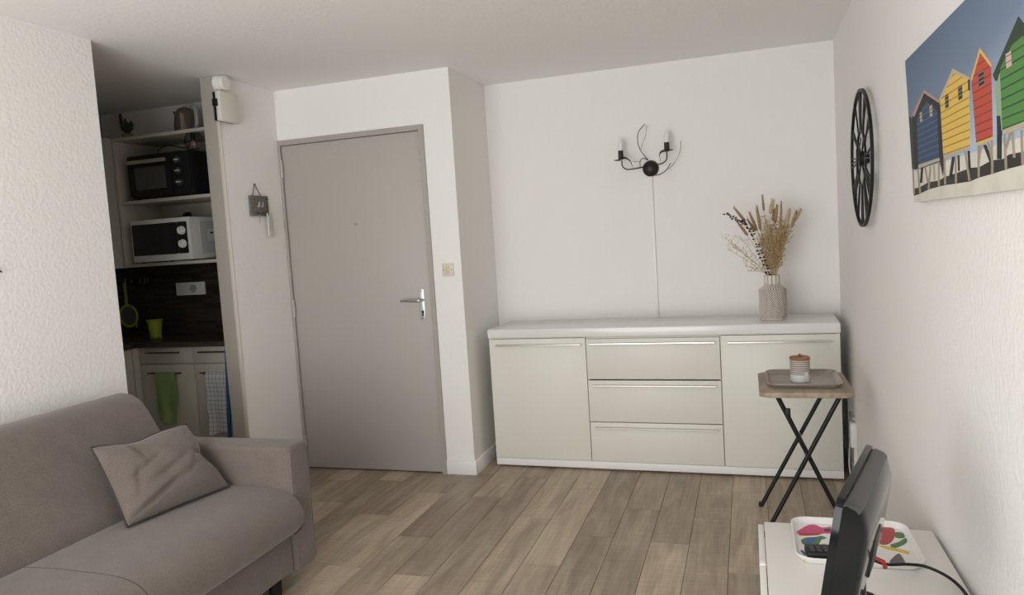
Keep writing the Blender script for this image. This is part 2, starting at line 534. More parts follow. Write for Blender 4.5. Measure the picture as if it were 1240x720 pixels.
def front(name, x0, x1, z0, z1, hx0, hx1, zh):
    f = box(name, x0, x1, 0, .020, z0, z1, m_cream, sb, bev=.0015)
    bm = add_box(B(), hx0, hx1, -.020, -.010, zh - .005, zh + .005, .002, 1)
    for x in (hx0 + .03, hx1 - .03): add_box(bm, x - .004, x + .004, -.012, .002, zh - .004, zh + .004)
    mk('handle', bm, m_chrome, f)
front('cabinet_door', -w + .001, -.3835, .058, .792, -.940, -.405, .755)
front('drawer', -.3795, .3735, .548, .784, -.358, .350, .757)
front('drawer', -.3795, .3735, .296, .540, -.350, .350, .512)
front('drawer', -.3795, .3735, .058, .2915, -.345, .352, .262)
front('cabinet_door', .3785, w - .001, .058, .792, .415, .945, .755)
pop()

# ------------------------------------------------------------------ vase with dried flowers
VX, VY, VZ = .128, 4.345, .8525
vs = thing('vase', (VX, VY, VZ), 'taupe carved ceramic vase with hatched ridges holding dried flowers', 'vase')
def vase_body():
    bm = B(); NS, out, prof = 300, [], []
    for k in range(5): prof.append((.060 + .009 * math.sin(PI / 2 * k / 4), .012 * k / 4, 0))
    for k in range(110): prof.append((.0695 + .004 * math.sin(PI * min(1, k / 50) / 2), .012 + .158 * (k + 1) / 110, 1))
    for k in range(9): prof.append((.0735 - .030 * ((k + 1) / 9) ** 1.1, .170 + .026 * (k + 1) / 9, 2))
    for k in range(8): prof.append((.0425, .196 + .054 * (k + 1) / 8, 3))
    prof += [(.0385, .25, 0), (.0375, .20, 0), (.03, .12, 0)]
    rings = []
    for r, z, kind in prof:
        ring = []
        for k in range(NS):
            a = 2 * PI * k / NS
            q = 0
            if kind == 1:
                panel = int((a / (2 * PI) * 4 + z * 7 + .35) % 2)
                s = (a * .072 + (z if panel else -z)) / .0130
                q = 1 if s % 1 < .62 else 0
            elif kind == 2: q = 1 if k % 10 < 6 else 0
            elif kind == 3: q = 1 if k % 25 < 21 else 0
            rr = r - .0022 * (1 - q) if kind else r
            ring.append((bm.verts.new((VX + rr * math.cos(a), VY + rr * math.sin(a), VZ + z)), q if kind else 1))
        rings.append(ring)
    for A_, C_ in zip(rings, rings[1:]):
        for k in range(NS):
            f = bm.faces.new([A_[k][0], A_[(k + 1) % NS][0], C_[(k + 1) % NS][0], C_[k][0]])
            f.material_index = 0 if A_[k][1] + C_[k][1] >= 1.5 else 1
    bm.faces.new([v for v, _ in rings[0]][::-1]); bm.faces.new([v for v, _ in rings[-1]])
    return bm
mk('body', vase_body(), [mat('vase_ridge', (.62, .565, .52), .7), mat('vase_groove', (.25, .195, .175), .8)], vs)

m_straw = mat('straw', (.44, .31, .155), .85, var=.25, vscale=60)
m_straw2 = mat('straw_pale', (.46, .36, .215), .9, var=.25, vscale=60)
m_tanp = mat('tan_plume', (.30, .20, .095), .9, var=.35, vscale=80)
def FP(cx, cy, dy=0):                     # metres above the vase mouth for the bouquet layout
    return Vector((VX + (cx - 432) * .000703, VY + dy, VZ + .25 + (682 - cy) * .000703))
def stem_pts(tip, dy, bend=.02, n=6, base=None):
    b0 = Vector((VX + random.uniform(-.012, .012), VY + random.uniform(-.012, .012), VZ + .135))
    mth = Vector((VX + max(-.026, min(.026, (tip.x - VX) * .25)), VY + dy * .15, VZ + .25))
    return curve([b0, mth, mth.lerp(tip, .5) + Vector((0, 0, bend)), tip], n)
def foxtail(base, tip, dy, rad, label, mt=m_tanp):
    b, t = FP(*base, dy), FP(*tip, dy * 1.2)
    g = thing('dried_grass_stalk', (VX, VY, VZ + .135), label, 'dried grass', 'dried grass stalks in the vase')
    tube('stem', stem_pts(b, dy), .0013, m_straw, g, 5)
    bm = B(); n = 9
    add_tube(bm, [b.lerp(t, k / n) for k in range(n + 1)], [rad * (.35 + .65 * math.sin(PI * min(1, .2 + .8 * k / n))) if k else rad * .3 for k in range(n + 1)], 8)
    ax = (t - b).normalized(); s, u_ = frame_of(ax)
    for k in range(90):
        q = random.random(); a = random.uniform(0, 2 * PI)
        o = (s * math.cos(a) + u_ * math.sin(a))
        p = b.lerp(t, q) + o * rad * .7
        e = p + o * rad * .9 + ax * .016
        sd = ax.cross(o) * .0008
        bm.faces.new([bm.verts.new(p + sd), bm.verts.new(p - sd), bm.verts.new(e)])
    mk('seed_head', bm, mt, g)
FT = [((250, 250), (165, 130), .00, .0075, 'dried grass stalk leaning left above the black-leaved twig'),
      ((335, 330), (280, 175), .01, .0085, 'dried brown grass stalk in the bouquet, upright in its left half'),
      ((360, 330), (337, 130), -.01, .0085, 'dried brown grass stalk in the bouquet, upright in its left half'),
      ((320, 330), (262, 228), .02, .0075, 'dried brown grass stalk in the bouquet, upright in its left half'),
      ((390, 175), (383, 55), .00, .006, 'dried grass stalk standing tallest in the bouquet'),
      ((470, 275), (490, 130), .01, .009, 'dried brown grass stalk in the bouquet, upright in its right half'),
      ((512, 320), (520, 105), -.01, .006, 'dried brown grass stalk in the bouquet, upright in its right half'),
      ((590, 320), (632, 185), .0, .008, 'dried grass stalk leaning out to the right of the bouquet'),
      ((262, 360), (185, 240), -.02, .008, 'dried grass stalk leaning left below the black-leaved twig'),
      ((455, 260), (470, 165), .02, .008, 'dried brown grass stalk in the bouquet, upright in its right half')]
for a in FT: foxtail(*a)
for base, tip, dy in (((540, 320), (585, 170), .015), ((600, 280), (668, 178), .02), ((440, 200), (462, 85), .015)):
    foxtail(base, tip, dy, .012, 'pale cream plume rising at the right of the dried bouquet', m_straw2)
def spray(tips, dy, label, mt, nb=26, spread=.035, name='dried_flower_spray', cat='dried flower', bud=.0032):
    g = thing(name, (VX, VY, VZ + .135), label, cat, 'dried flower sprays in the vase')
    bs, bb_ = B(), B()
    for tp in tips:
        t = FP(*tp, dy)
        pts = stem_pts(t, dy, .01)
        add_tube(bs, pts, .0011, 5)
        for k in range(nb):
            i = random.randint(int(len(pts) * .45), len(pts) - 1)
            p = pts[i]
            e = p + Vector((random.gauss(0, spread * .55), random.gauss(0, spread * .5), abs(random.gauss(.012, spread * .5))))
            add_tube(bs, [p, p.lerp(e, .5) + Vector((0, 0, -.004)), e], .0006, 4, False)
            b2 = bmesh.new(); bmesh.ops.create_icosphere(b2, subdivisions=1, radius=random.uniform(.6, 1.2) * bud)
            bmesh.ops.translate(b2, vec=e, verts=b2.verts); join(bb_, b2)
    mk('stems', bs, mt, g); tag(mk('buds', bb_, mt, g), kind='stuff')
spray([(95, 375), (150, 440)], .01, 'fine dried spray reaching far left of the vase', m_straw, 22)
spray([(105, 460), (200, 360)], -.015, 'loose dried spray with tiny buds left of the vase, below the farthest one', m_straw, 18)
spray([(235, 600), (255, 640)], -.02, 'short drooping dried spray beside the vase neck', m_straw, 12, .022)
for k, (x, y) in enumerate([(400, 250), (440, 300), (480, 340), (520, 330), (560, 320), (410, 400), (370, 360), (460, 420), (500, 270)]):
    spray([(x, y), (x + random.randint(-25, 25), y + 60)], random.uniform(-.03, .03), 'dense straw-coloured dried spray filling the middle of the bouquet', m_straw if k % 3 else m_straw2, 130, .026, bud=.0040)
g = thing('dried_twig', (VX, VY, VZ + .135), 'dried twig with small black leaves leaning left in the vase', 'dried twig')
path = curve([FP(415, 720, -.03), FP(398, 650, -.035), FP(345, 480, -.04), (FP(300, 350, -.04)), FP(250, 270, -.04), FP(190, 235, -.04), FP(110, 185, -.04), FP(70, 178, -.04)], 6)
path = [Vector((VX - .005, VY - .005, VZ + .135))] + path
tube('stem', path, .0013, m_straw, g, 5)
bm = B()
for i, p in enumerate(path[5:-5]):
    for s in (-1, 1):
        if random.random() < (.95 if (i // 5) % 2 else .6):
            dr = Vector((s * random.uniform(.5, 1), random.uniform(-.7, .2), random.uniform(-.3, .6))).normalized()
            sd = dr.cross(Vector((0, 1, 0.2))).normalized() * .0058
            L_ = random.uniform(.014, .022)
            a0 = bm.verts.new(p); a1 = bm.verts.new(p + dr * L_ * .5 + sd); a2 = bm.verts.new(p + dr * L_); a3 = bm.verts.new(p + dr * L_ * .5 - sd)
            bm.faces.new([a0, a1, a2, a3])
mk('leaves', bm, mat('black_leaf', (.012, .012, .014), .7), g)

# ================================================================== WALL LAMP over the sideboard
def SP(cx, cy, dy=-.085):
    return (-.545 + (cx - 490) * .000715, YB + dy, 1.771 - (cy - 540) * .000715)
wl = thing('wall_lamp', (-.545, YB, 1.771), 'black wrought-metal wall lamp with two candle bulbs and curling stems', 'wall lamp')
lathe('rose', [(.0, -.034), (.012, -.034), (.03, -.029), (.044, -.018), (.050, -.004), (.050, 0)], (-.545, YB, 1.771), mat('dark_bronze', (.022, .016, .013), .45, metal=.4), wl, 36, 'y')
m_iron = mat('iron_wire', (.030, .026, .024), .5, metal=.3)
tube('arm', curve([SP(440, 525, -.03), SP(350, 540), SP(300, 538), SP(266, 510), SP(262, 460)], 6), .0038, m_iron, wl, 8)
tube('arm', curve([SP(540, 515, -.03), SP(600, 515), SP(638, 485), SP(645, 420)], 6), .0038, m_iron, wl, 8)
def leafpart(pts, wd):
    bm = B(); P = curve(pts, 5); n = len(P)
    rows = []
    for i, p in enumerate(P):
        ww = wd * math.sin(PI * (.08 + .84 * i / (n - 1)))
        rows.append([bm.verts.new(p + Vector((0, s * ww, .35 * abs(s) * ww))) for s in (-1, 0, 1)])
    for a, b in zip(rows, rows[1:]):
        for k in range(2): bm.faces.new([a[k], a[k + 1], b[k + 1], b[k]])
    bmesh.ops.solidify(bm, geom=list(bm.faces), thickness=.0012)
    return mk('leaf', bm, mat('leaf_grey', (.10, .095, .085), .5, metal=.4), wl, smooth=60)
leafpart([SP(192, 455), SP(240, 462), SP(290, 448), SP(332, 478), SP(350, 530)], .030)
leafpart([SP(697, 412), SP(650, 420), SP(605, 425), SP(582, 455), SP(590, 510)], .030)
m_bulb = mat('frosted_bulb', (.74, .735, .71), .3)
for x, y in ((256, 450), (645, 418)):
    c_ = SP(x, y)
    s_ = lathe('candle_socket', [(.016, 0), (.016, .052), (.013, .052), (.013, .048)], c_, MATS['dark_bronze'], wl, 20)
    b_ = lathe('bulb', [(.011, .046), (.013, .055), (.0165, .075), (.0165, .088), (.012, .108), (.006, .125), (.0015, .136), (0, .138)], c_, m_bulb, wl, 20, smooth=80)
for pts, r in (([(475, 470), (420, 380), (402, 300), (415, 230), (468, 172)], .0024), ([(475, 178), (470, 270), (442, 330), (425, 385)], .0012),
               ([(470, 468), (440, 455), (415, 480), (412, 525)], .0024), ([(505, 600), (570, 605), (630, 572), (668, 518)], .0026),
               ([(645, 565), (720, 490), (755, 410), (760, 340)], .0013), ([(345, 472), (410, 480)], .0010)):
    tube('curl', curve([SP(a, b, -.03 if i == 0 else -.07) for i, (a, b) in enumerate(pts)], 6), r, m_iron, wl, 6)
tag(box('cable_trunking', -.553, -.537, YB - .014, YB, .75, 1.722, m_white, bev=.001), 'thin white cable trunking running from wall lamp down behind sideboard', 'cable trunking')

# ------------------------------------------------------------------ light switch by the door
sw = thing('light_switch', (-1.681, YD, 1.197), 'ivory square light switch on white wall beside door', 'light switch')
m_iv = mat('ivory_plastic', (.66, .60, .48), .4)
box('plate', -1.7165, -1.6455, YD - .010, YD, 1.199, 1.273, m_iv, sw, bev=.004)
box('rocker', -1.690, -1.672, YD - .014, YD - .008, 1.216, 1.256, mat('ivory_dark', (.56, .50, .39), .4), sw, bev=.002)
for x in (-1.708, -1.656): lathe('screw', [(.0035, -.0115), (.0035, -.009)], (x, YD, 1.236), m_dgrey, sw, 10, 'y')

# ================================================================== PARTITION: detector, meter box, key board
sd = thing('smoke_detector', (XL, 3.515, 2.352), 'round white detector at the top of the kitchen partition', 'detector')
lathe('base_ring', [(.043, 0), (.043, .026), (.038, .030)], (XL, 3.520, 2.354), m_white, sd, 32, 'x')
lathe('cap', [(.034, .029), (.040, .033), (.041, .052), (.036, .060), (0, .062)], (XL, 3.520, 2.354), mat('detector_cap', (.72, .71, .68), .4), sd, 32, 'x')
ic = thing('alarm_box', (XL, 3.545, 2.14), 'flat white plastic box with black side clip under the round detector', 'box')
box('back_plate', XL, XL + .022, 3.472, 3.622, 2.146, 2.302, m_blackp, ic)
box('cover', XL + .020, XL + .052, 3.466, 3.626, 2.142, 2.306, mat('box_cover', (.66, .62, .56), .45), ic, bev=.006)
box('clip', XL + .006, XL + .036, 3.455, 3.468, 2.222, 2.262, m_blackp, ic, bev=.002)
kb = thing('key_board', (XL, 3.785, 1.62), 'grey wooden key board with two cut-out birds hanging on partition', 'key holder')
bd = box('board', XL + .002, XL + .016, 3.70, 3.868, 1.624, 1.744, mat('grey_wood', (.135, .125, .115), .8, var=.3, vscale=20, stretch=(1, 1, 6)), kb, bev=.001)
tube('hanging_cord', [(XL + .010, 3.728, 1.738), (XL + .006, 3.762, 1.812), (XL + .010, 3.812, 1.738)], .0025, m_rope, kb, 6)
lathe('nail', [(.004, 0), (.004, .012)], (XL, 3.762, 1.812), m_dgrey, kb, 8, 'x')
for y0, cm in ((3.772, (.50, .46, .40)), (3.808, (.36, .33, .30))):
    prism('bird', [(y0 - .018, 1.683), (y0 - .004, 1.688), (y0 + .002, 1.706), (y0 + .009, 1.709), (y0 + .012, 1.692), (y0 + .008, 1.678), (y0 - .004, 1.675)], XL + .015, XL + .019, mat('bird_%s' % y0, cm, .7), kb, 'x')
for y in (3.735, 3.852): lathe('screw', [(.005, .016), (.004, .019)], (XL, y, 1.724), m_black, kb, 10, 'x')
for y in (3.75, 3.80, 3.84): tube('hook', curve([(XL + .016, y, 1.645), (XL + .03, y, 1.640), (XL + .034, y, 1.632), (XL + .030, y, 1.626)], 4), .002, m_black, kb, 6)
ky = thing('key', (XL + .028, 3.76, 1.58), 'small key hanging on the grey key board', 'key')
tube('bow', curve([(XL + .030, 3.752, 1.632), (XL + .030, 3.746, 1.620), (XL + .030, 3.752, 1.608), (XL + .030, 3.758, 1.620), (XL + .030, 3.752, 1.632)], 4), .0015, m_chrome, ky, 6)
box('blade', XL + .029, XL + .031, 3.749, 3.755, 1.578, 1.610, m_chrome, ky)
th = thing('thermometer', (XL + .024, 3.85, 1.495), 'long white plastic thermometer hanging from the grey key board', 'key tag')  # thermometer strip with printed scale marks
box('thermometer_body', XL + .020, XL + .028, 3.832, 3.884, 1.498, 1.642, mat('thermometer_white', (.62, .60, .56), .5), th, bev=.003)
for k in range(7):
    box('printed_mark', XL + .0275, XL + .0288, 3.842, 3.873, 1.535 + k * .013, 1.539 + k * .013, mat('scale_print', (.36, .35, .36), .6), th)

# ================================================================== RIGHT WALL: clock and canvas
CY, CZ, CR = 3.490, 1.640, .290
CX = XR - .030
ck = thing('wall_clock', (XR, CY, CZ), 'large openwork black metal clock with roman numerals on right wall', 'clock')
def ring_bm(r0, r1, x0, x1, n=72):
    bm = B()
    Vs = [[bm.verts.new((x, CY + r * math.cos(2 * PI * k / n), CZ + r * math.sin(2 * PI * k / n))) for k in range(n)] for r, x in ((r0, x0), (r1, x0), (r1, x1), (r0, x1))]
    for a in range(4):
        for k in range(n):
            bm.faces.new([Vs[a][k], Vs[a][(k + 1) % n], Vs[(a + 1) % 4][(k + 1) % n], Vs[(a + 1) % 4][k]])
    return bm
mk('outer_ring', ring_bm(CR - .012, CR, CX - .006, CX + .006), m_black, ck, smooth=40)
mk('inner_ring', ring_bm(.112, .122, CX - .004, CX + .004, 48), m_black, ck, smooth=40)
def bar(bm, r0, a0, r1, a1, w, x0=CX - .003, x1=CX + .003):
    p = Vector((0, r0 * math.sin(a0), r0 * math.cos(a0))); q = Vector((0, r1 * math.sin(a1), r1 * math.cos(a1)))
    dd = (q - p).normalized(); s = Vector((0, -dd.z, dd.y)) * w / 2
    pr = [p - s, p + s, q + s, q - s]
    add_prism(bm, [(CY + v.y, CZ + v.z) for v in pr], x0, x1, 'x')
for k in range(12):
    bm = B(); a = 2 * PI * k / 12
    t = ['XII', 'I', 'II', 'III', 'IIII', 'V', 'VI', 'VII', 'VIII', 'IX', 'X', 'XI'][k]
    wd = {'I': .016, 'V': .026, 'X': .028}
    tot = sum(wd[c] for c in t); s = -tot / 2
    ri, ro = .120, CR - .010
    for c in t:
        cc = s + wd[c] / 2; s += wd[c]
        A0 = lambda off, r: a + off / r
        if c == 'I': bar(bm, ri, a + cc / .21, ro, a + cc / .21, .0058)
        elif c == 'V':
            bar(bm, ri, a + cc / .21, ro, a + (cc - .012) / .21, .0058); bar(bm, ri, a + cc / .21, ro, a + (cc + .012) / .21, .0042)
        else:
            bar(bm, ri, a + (cc - .013) / .21, ro, a + (cc + .013) / .21, .0058); bar(bm, ri, a + (cc + .013) / .21, ro, a + (cc - .013) / .21, .0042)
    mk('numeral', bm, m_black, ck)
for k in range(4):
    bm = B(); bar(bm, .02, R(45 + 90 * k), .116, R(45 + 90 * k), .007); mk('spoke', bm, m_black, ck)
lathe('movement', [(.032, 0), (.032, .028), (.022, .034), (0, .034)], (CX - .010, CY, CZ), m_black, ck, 24, 'x')
bm = B(); bar(bm, -.03, R(305), .13, R(305), .010, CX - .016, CX - .013); mk('hour_hand', bm, m_black, ck)
bm = B(); bar(bm, -.04, R(172), .20, R(172), .007, CX - .020, CX - .017); mk('minute_hand', bm, m_black, ck)
box('wall_spacer', CX + .02, XR, CY - .02, CY + .02, CZ - .02, CZ + .02, m_black, ck)

# printed shapes, metres from the canvas's far lower corner
HUTS = [
 ('shadow', [(0.0013, 0.0411), (0.0858, 0.0416), (0.1987, 0.0507), (0.3139, 0.0485), (0.3761, 0.0544), (0.5009, 0.0575), (0.5995, 0.061), (0.6657, 0.0579), (0.7486, 0.0656), (0.822, 0.0625), (0.8574, 0.0681), (0.9352, 0.0666), (1.0343, 0.0624), (1.032, 0.0451), (0.9316, 0.0427), (0.853, 0.0415), (0.7532, 0.0379), (0.6614, 0.0357), (0.5934, 0.0313), (0.4822, 0.032), (0.3857, 0.0333), (0.3101, 0.0331), (0.1932, 0.0304), (0.0803, 0.0224), (-0.0051, 0.0198)]),
 ('green_dark', [(0.0045, 0.2587), (0.0499, 0.2438), (0.0304, 0.0972), (-0.0124, 0.1002)]),
 ('black', [(0.0511, 0.248), (0.2125, 0.2944), (0.3739, 0.2395), (0.388, 0.2245), (0.3843, 0.1006), (0.3585, 0.0555), (0.3334, 0.0953), (0.0813, 0.0937), (0.0324, 0.0971)]),
 ('pink', [(0.0497, 0.2569), (0.2142, 0.3005), (0.357, 0.2507), (0.3734, 0.2378), (0.2116, 0.2913), (0.0765, 0.2454)]),
 ('blue', [(0.106, 0.2321), (0.2308, 0.2655), (0.3399, 0.2259), (0.3312, 0.1051), (0.0888, 0.1061)]),
 ('louver_cream', [(0.1442, 0.2458), (0.1726, 0.2479), (0.1736, 0.2191), (0.1458, 0.2186)]),
 ('louver_cream', [(0.2605, 0.2491), (0.2937, 0.2499), (0.2891, 0.2196), (0.2605, 0.2176)]),
 ('beige', [(0.0888, 0.1061), (0.336, 0.1058), (0.3341, 0.0983), (0.0857, 0.0955)]),
 ('yellow', [(0.3761, 0.2485), (0.508, 0.2911), (0.6275, 0.252), (0.6095, 0.1098), (0.3745, 0.1089)]),
 ('beige', [(0.3745, 0.1089), (0.6095, 0.1098), (0.6079, 0.1017), (0.3796, 0.0992)]),
 ('cream', [(0.364, 0.2485), (0.5071, 0.2988), (0.5139, 0.2886), (0.3779, 0.2437)]),
 ('cream', [(0.5071, 0.2988), (0.634, 0.2559), (0.6327, 0.2497), (0.5075, 0.2891)]),
 ('black', [(0.623, 0.2522), (0.6339, 0.2502), (0.6315, 0.2274), (0.6205, 0.2293)]),
 ('louver', [(0.4259, 0.2493), (0.4581, 0.2494), (0.4548, 0.2179), (0.4225, 0.2173)]),
 ('louver', [(0.5436, 0.2505), (0.5767, 0.2497), (0.5736, 0.2186), (0.5406, 0.2198)]),
 ('red', [(0.6492, 0.2481), (0.7201, 0.2944), (0.782, 0.2487), (0.7685, 0.112), (0.6568, 0.1116)]),
 ('gold', [(0.6438, 0.2491), (0.7191, 0.2998), (0.7212, 0.2896), (0.6539, 0.244)]),
 ('gold', [(0.7191, 0.2998), (0.7915, 0.2497), (0.7819, 0.2481), (0.7192, 0.29)]),
 ('louver', [(0.7003, 0.2511), (0.7368, 0.2501), (0.7363, 0.2215), (0.6999, 0.2224)]),
 ('gold', [(0.66, 0.1112), (0.7685, 0.1119), (0.7675, 0.106), (0.6618, 0.104)]),
 ('green_dark', [(0.7927, 0.2305), (0.947, 0.3032), (1.0562, 0.2218), (1.0533, 0.2007), (0.9652, 0.2625), (0.9091, 0.2596), (0.8365, 0.2336), (0.8215, 0.2136), (0.8058, 0.2165)]),
 ('green', [(0.8365, 0.2336), (0.9095, 0.2622), (0.9657, 0.2657), (0.9962, 0.2451), (1.0536, 0.203), (1.0422, 0.1196), (0.9433, 0.1191), (0.8314, 0.1179)]),
 ('green_pale', [(0.8033, 0.2024), (0.8333, 0.2257), (0.8289, 0.1182), (0.8046, 0.1167)]),
 ('louver_red', [(0.8732, 0.2539), (0.9025, 0.253), (0.9036, 0.2258), (0.8734, 0.2249)]),
 ('black', [(0.803, 0.149), (0.824, 0.1461), (0.8263, 0.1084), (0.7989, 0.11)]),
 ('beige', [(0.8331, 0.1176), (0.9432, 0.1185), (1.042, 0.1185), (1.041, 0.1113), (0.9418, 0.1091), (0.8427, 0.1074)]),
 ('post', [(0.0082, 0.0988), (0.0284, 0.0974), (0.0185, 0.0225), (-0.002, 0.0233)]),
 ('post', [(0.0723, 0.0965), (0.0914, 0.0951), (0.0999, 0.0238), (0.0809, 0.0245)]),
 ('post', [(0.2269, 0.0916), (0.2435, 0.0904), (0.2053, 0.0299), (0.188, 0.0307)]),
 ('post', [(0.166, 0.094), (0.1836, 0.0927), (0.2033, 0.0484), (0.186, 0.0493)]),
 ('post', [(0.3212, 0.0963), (0.3364, 0.0951), (0.3212, 0.0337), (0.3057, 0.0345)]),
 ('post', [(0.3797, 0.0999), (0.3941, 0.0987), (0.3845, 0.0344), (0.37, 0.0352)]),
 ('black', [(0.4598, 0.0979), (0.4808, 0.0961), (0.4434, 0.0504), (0.4215, 0.0517)]),
 ('post', [(0.4838, 0.0976), (0.4966, 0.0965), (0.4851, 0.033), (0.472, 0.0336)]),
 ('post', [(0.5664, 0.1006), (0.5782, 0.0995), (0.5972, 0.0328), (0.5856, 0.0334)]),
 ('black', [(0.5924, 0.0999), (0.6038, 0.0988), (0.6045, 0.0573), (0.5931, 0.0581)]),
 ('post', [(0.6692, 0.1032), (0.6796, 0.1022), (0.6668, 0.0363), (0.6562, 0.037)]),
 ('post', [(0.6848, 0.1017), (0.695, 0.1006), (0.6731, 0.0685), (0.6626, 0.0693)]),
 ('black', [(0.7076, 0.1016), (0.7235, 0.1), (0.7604, 0.0616), (0.7452, 0.0628)]),
 ('post', [(0.7607, 0.1053), (0.77, 0.1043), (0.7599, 0.0374), (0.7504, 0.038)]),
 ('post', [(0.736, 0.1033), (0.7456, 0.1023), (0.7633, 0.0674), (0.7539, 0.0682)]),
 ('post', [(0.8385, 0.1084), (0.847, 0.1074), (0.8445, 0.0415), (0.836, 0.0421)]),
 ('post', [(0.8722, 0.1074), (0.8802, 0.1064), (0.8509, 0.08), (0.8425, 0.0808)]),
 ('post', [(0.8847, 0.1087), (0.8926, 0.1078), (0.8929, 0.0594), (0.885, 0.0601)]),
 ('post', [(0.9314, 0.1059), (0.9389, 0.105), (0.9353, 0.0424), (0.9278, 0.043)]),
 ('black', [(0.8018, 0.1111), (0.8229, 0.1087), (0.815, 0.0631), (0.7937, 0.0649)]),
 ('black', [(0.1293, 0.0946), (0.1475, 0.0933), (0.1213, 0.0527), (0.1027, 0.0537)]),
 ('post', [(0.2722, 0.0923), (0.2818, 0.0915), (0.2799, 0.0523), (0.2702, 0.0528)]),
 ('black', [(0.5122, 0.0969), (0.5197, 0.0962), (0.5156, 0.06), (0.508, 0.0605)]),
]
BIRDS = [
 ('pink', [(0.113, 2.324), (0.13, 2.353), (0.151, 2.383), (0.171, 2.389), (0.187, 2.37), (0.204, 2.373), (0.215, 2.38), (0.21, 2.328), (0.191, 2.325), (0.178, 2.317), (0.144, 2.315), (0.118, 2.308)]),
 ('red', [(0.118, 2.308), (0.144, 2.318), (0.18, 2.323), (0.173, 2.309), (0.143, 2.3), (0.122, 2.299)]),
 ('black', [(0.193, 2.357), (0.212, 2.365), (0.21, 2.339), (0.194, 2.337)]),
 ('green', [(0.122, 2.261), (0.136, 2.283), (0.163, 2.292), (0.181, 2.303), (0.194, 2.29), (0.18, 2.276), (0.169, 2.242), (0.154, 2.228), (0.126, 2.235)]),
 ('blue', [(0.129, 2.243), (0.144, 2.281), (0.169, 2.289), (0.158, 2.256), (0.134, 2.239)]),
 ('blue', [(0.115, 2.189), (0.122, 2.193), (0.131, 2.164), (0.124, 2.16)]),
 ('yellow', [(0.12, 2.152), (0.125, 2.148), (0.122, 2.109), (0.118, 2.108)]),
 ('red', [(0.345, 2.353), (0.364, 2.412), (0.39, 2.392), (0.388, 2.351), (0.371, 2.295), (0.35, 2.267), (0.333, 2.277)]),
 ('green', [(0.39, 2.36), (0.408, 2.363), (0.412, 2.341), (0.404, 2.322), (0.384, 2.325)]),
 ('green', [(0.361, 2.268), (0.385, 2.289), (0.416, 2.328), (0.404, 2.284), (0.365, 2.244)]),
 ('yellow', [(0.33, 2.259), (0.357, 2.251), (0.377, 2.242), (0.399, 2.229), (0.397, 2.21), (0.371, 2.225), (0.345, 2.237)]),
 ('grey', [(0.34, 2.153), (0.371, 2.209), (0.378, 2.182), (0.376, 2.14), (0.346, 2.135)]),
 ('blue', [(0.359, 2.108), (0.373, 2.121), (0.398, 2.133), (0.395, 2.114)]),
 ('blue', [(0.282, 2.231), (0.295, 2.233), (0.295, 2.192), (0.277, 2.189)]),
]

push(Matrix.Translation((.487, 2.508, 1.427)) @ Matrix.Rotation(R(-2.29), 4, 'Y'))
cp = thing('canvas_print', (0, -.6, 0), 'wide canvas photograph of colourful wooden beach huts on right wall', 'picture')
CW, CH = 1.20, .421
box('canvas', 0, .019, -CW, 0, 0, CH, mat('canvas_edge', (.62, .60, .56), .8), cp)
box('printed_sky', -.0006, .0002, -CW, 0, .09, CH - .0005, mat_sky_print(), cp)
box('printed_sand', -.0007, .0002, -CW, 0, .0005, .093, mat('printed_sand', (.62, .60, .52), .7, var=.12, vscale=8), cp)
PC = {'shadow': (.022, .018, .016), 'green_dark': (.022, .045, .025), 'black': (.012, .014, .018), 'pink': (.40, .26, .23), 'cream': (.46, .40, .28), 'beige': (.44, .38, .28), 'gold': (.62, .42, .13),
      'green_pale': (.25, .36, .22), 'post': (.30, .25, .20)}
SID = {'blue': ((.022, .055, .125), (.08, .13, .22), 62), 'yellow': ((.66, .45, .08), (.33, .20, .04), 58), 'red': ((.46, .060, .035), (.24, .03, .02), 58), 'louver': ((.015, .017, .022), (.30, .28, .22), 110), 'louver_red': ((.50, .42, .38), (.35, .05, .04), 90), 'louver_cream': ((.42, .36, .22), (.03, .04, .06), 100), 'green': ((.070, .215, .050), (.022, .075, .018), 54)}
NM = {'shadow': 'printed_shadow', 'post': 'printed_stilt', 'beige': 'printed_plinth', 'cream': 'printed_trim', 'pink': 'printed_trim', 'gold': 'printed_trim', 'black': 'printed_dark', 'louver': 'printed_window', 'louver_red': 'printed_window', 'louver_cream': 'printed_window'}
for i, (nme, pts) in enumerate(HUTS):
    if nme in SID: mt = MATS.get('pr_' + nme) or MATS.setdefault('pr_' + nme, mat_stripes('pr_' + nme, SID[nme][0], SID[nme][1], 2, SID[nme][2], .65, .05, .16))
    else: mt = mat('pr_' + nme, PC[nme], .65)
    q = [(-max(0.0008, min(CW - .0008, s)), max(.0008, t)) for s, t in pts]
    prism(NM.get(nme, 'printed_hut_wall'), q, -.0008 - i * .00005, -.0003, mt, cp, 'x')
pop()

# ================================================================== SOFA
sf = thing('sofa', (-2.25, 1.72, 0), 'taupe fabric sofa with two seat cushions against left wall', 'sofa')
box('base', -2.735, -1.830, .93, 2.531, .085, .262, m_sofa, sf, bev=.012, seg=3)
def extr(name, poly, y0, y1, bev, k=5, closed=True):
    P = [(p.x, p.y) for p in curve([(a, b, 0) for a, b in poly], k)] if k > 1 else poly
    bm = add_prism(B(), P, y0, y1, 'y')
    es = [e for e in bm.edges if abs(e.verts[0].co.y - e.verts[1].co.y) < 1e-6]
    bmesh.ops.bevel(bm, geom=es, offset=bev, segments=4, profile=.5, affect='EDGES')
    return mk(name, bm, m_sofa, sf, smooth=50), P
back = [(-2.745, .10), (-2.30, .11), (-2.275, .30), (-2.285, .44), (-2.36, .55), (-2.44, .66), (-2.505, .765), (-2.555, .812), (-2.615, .828), (-2.68, .822), (-2.735, .79), (-2.752, .70), (-2.752, .30)]
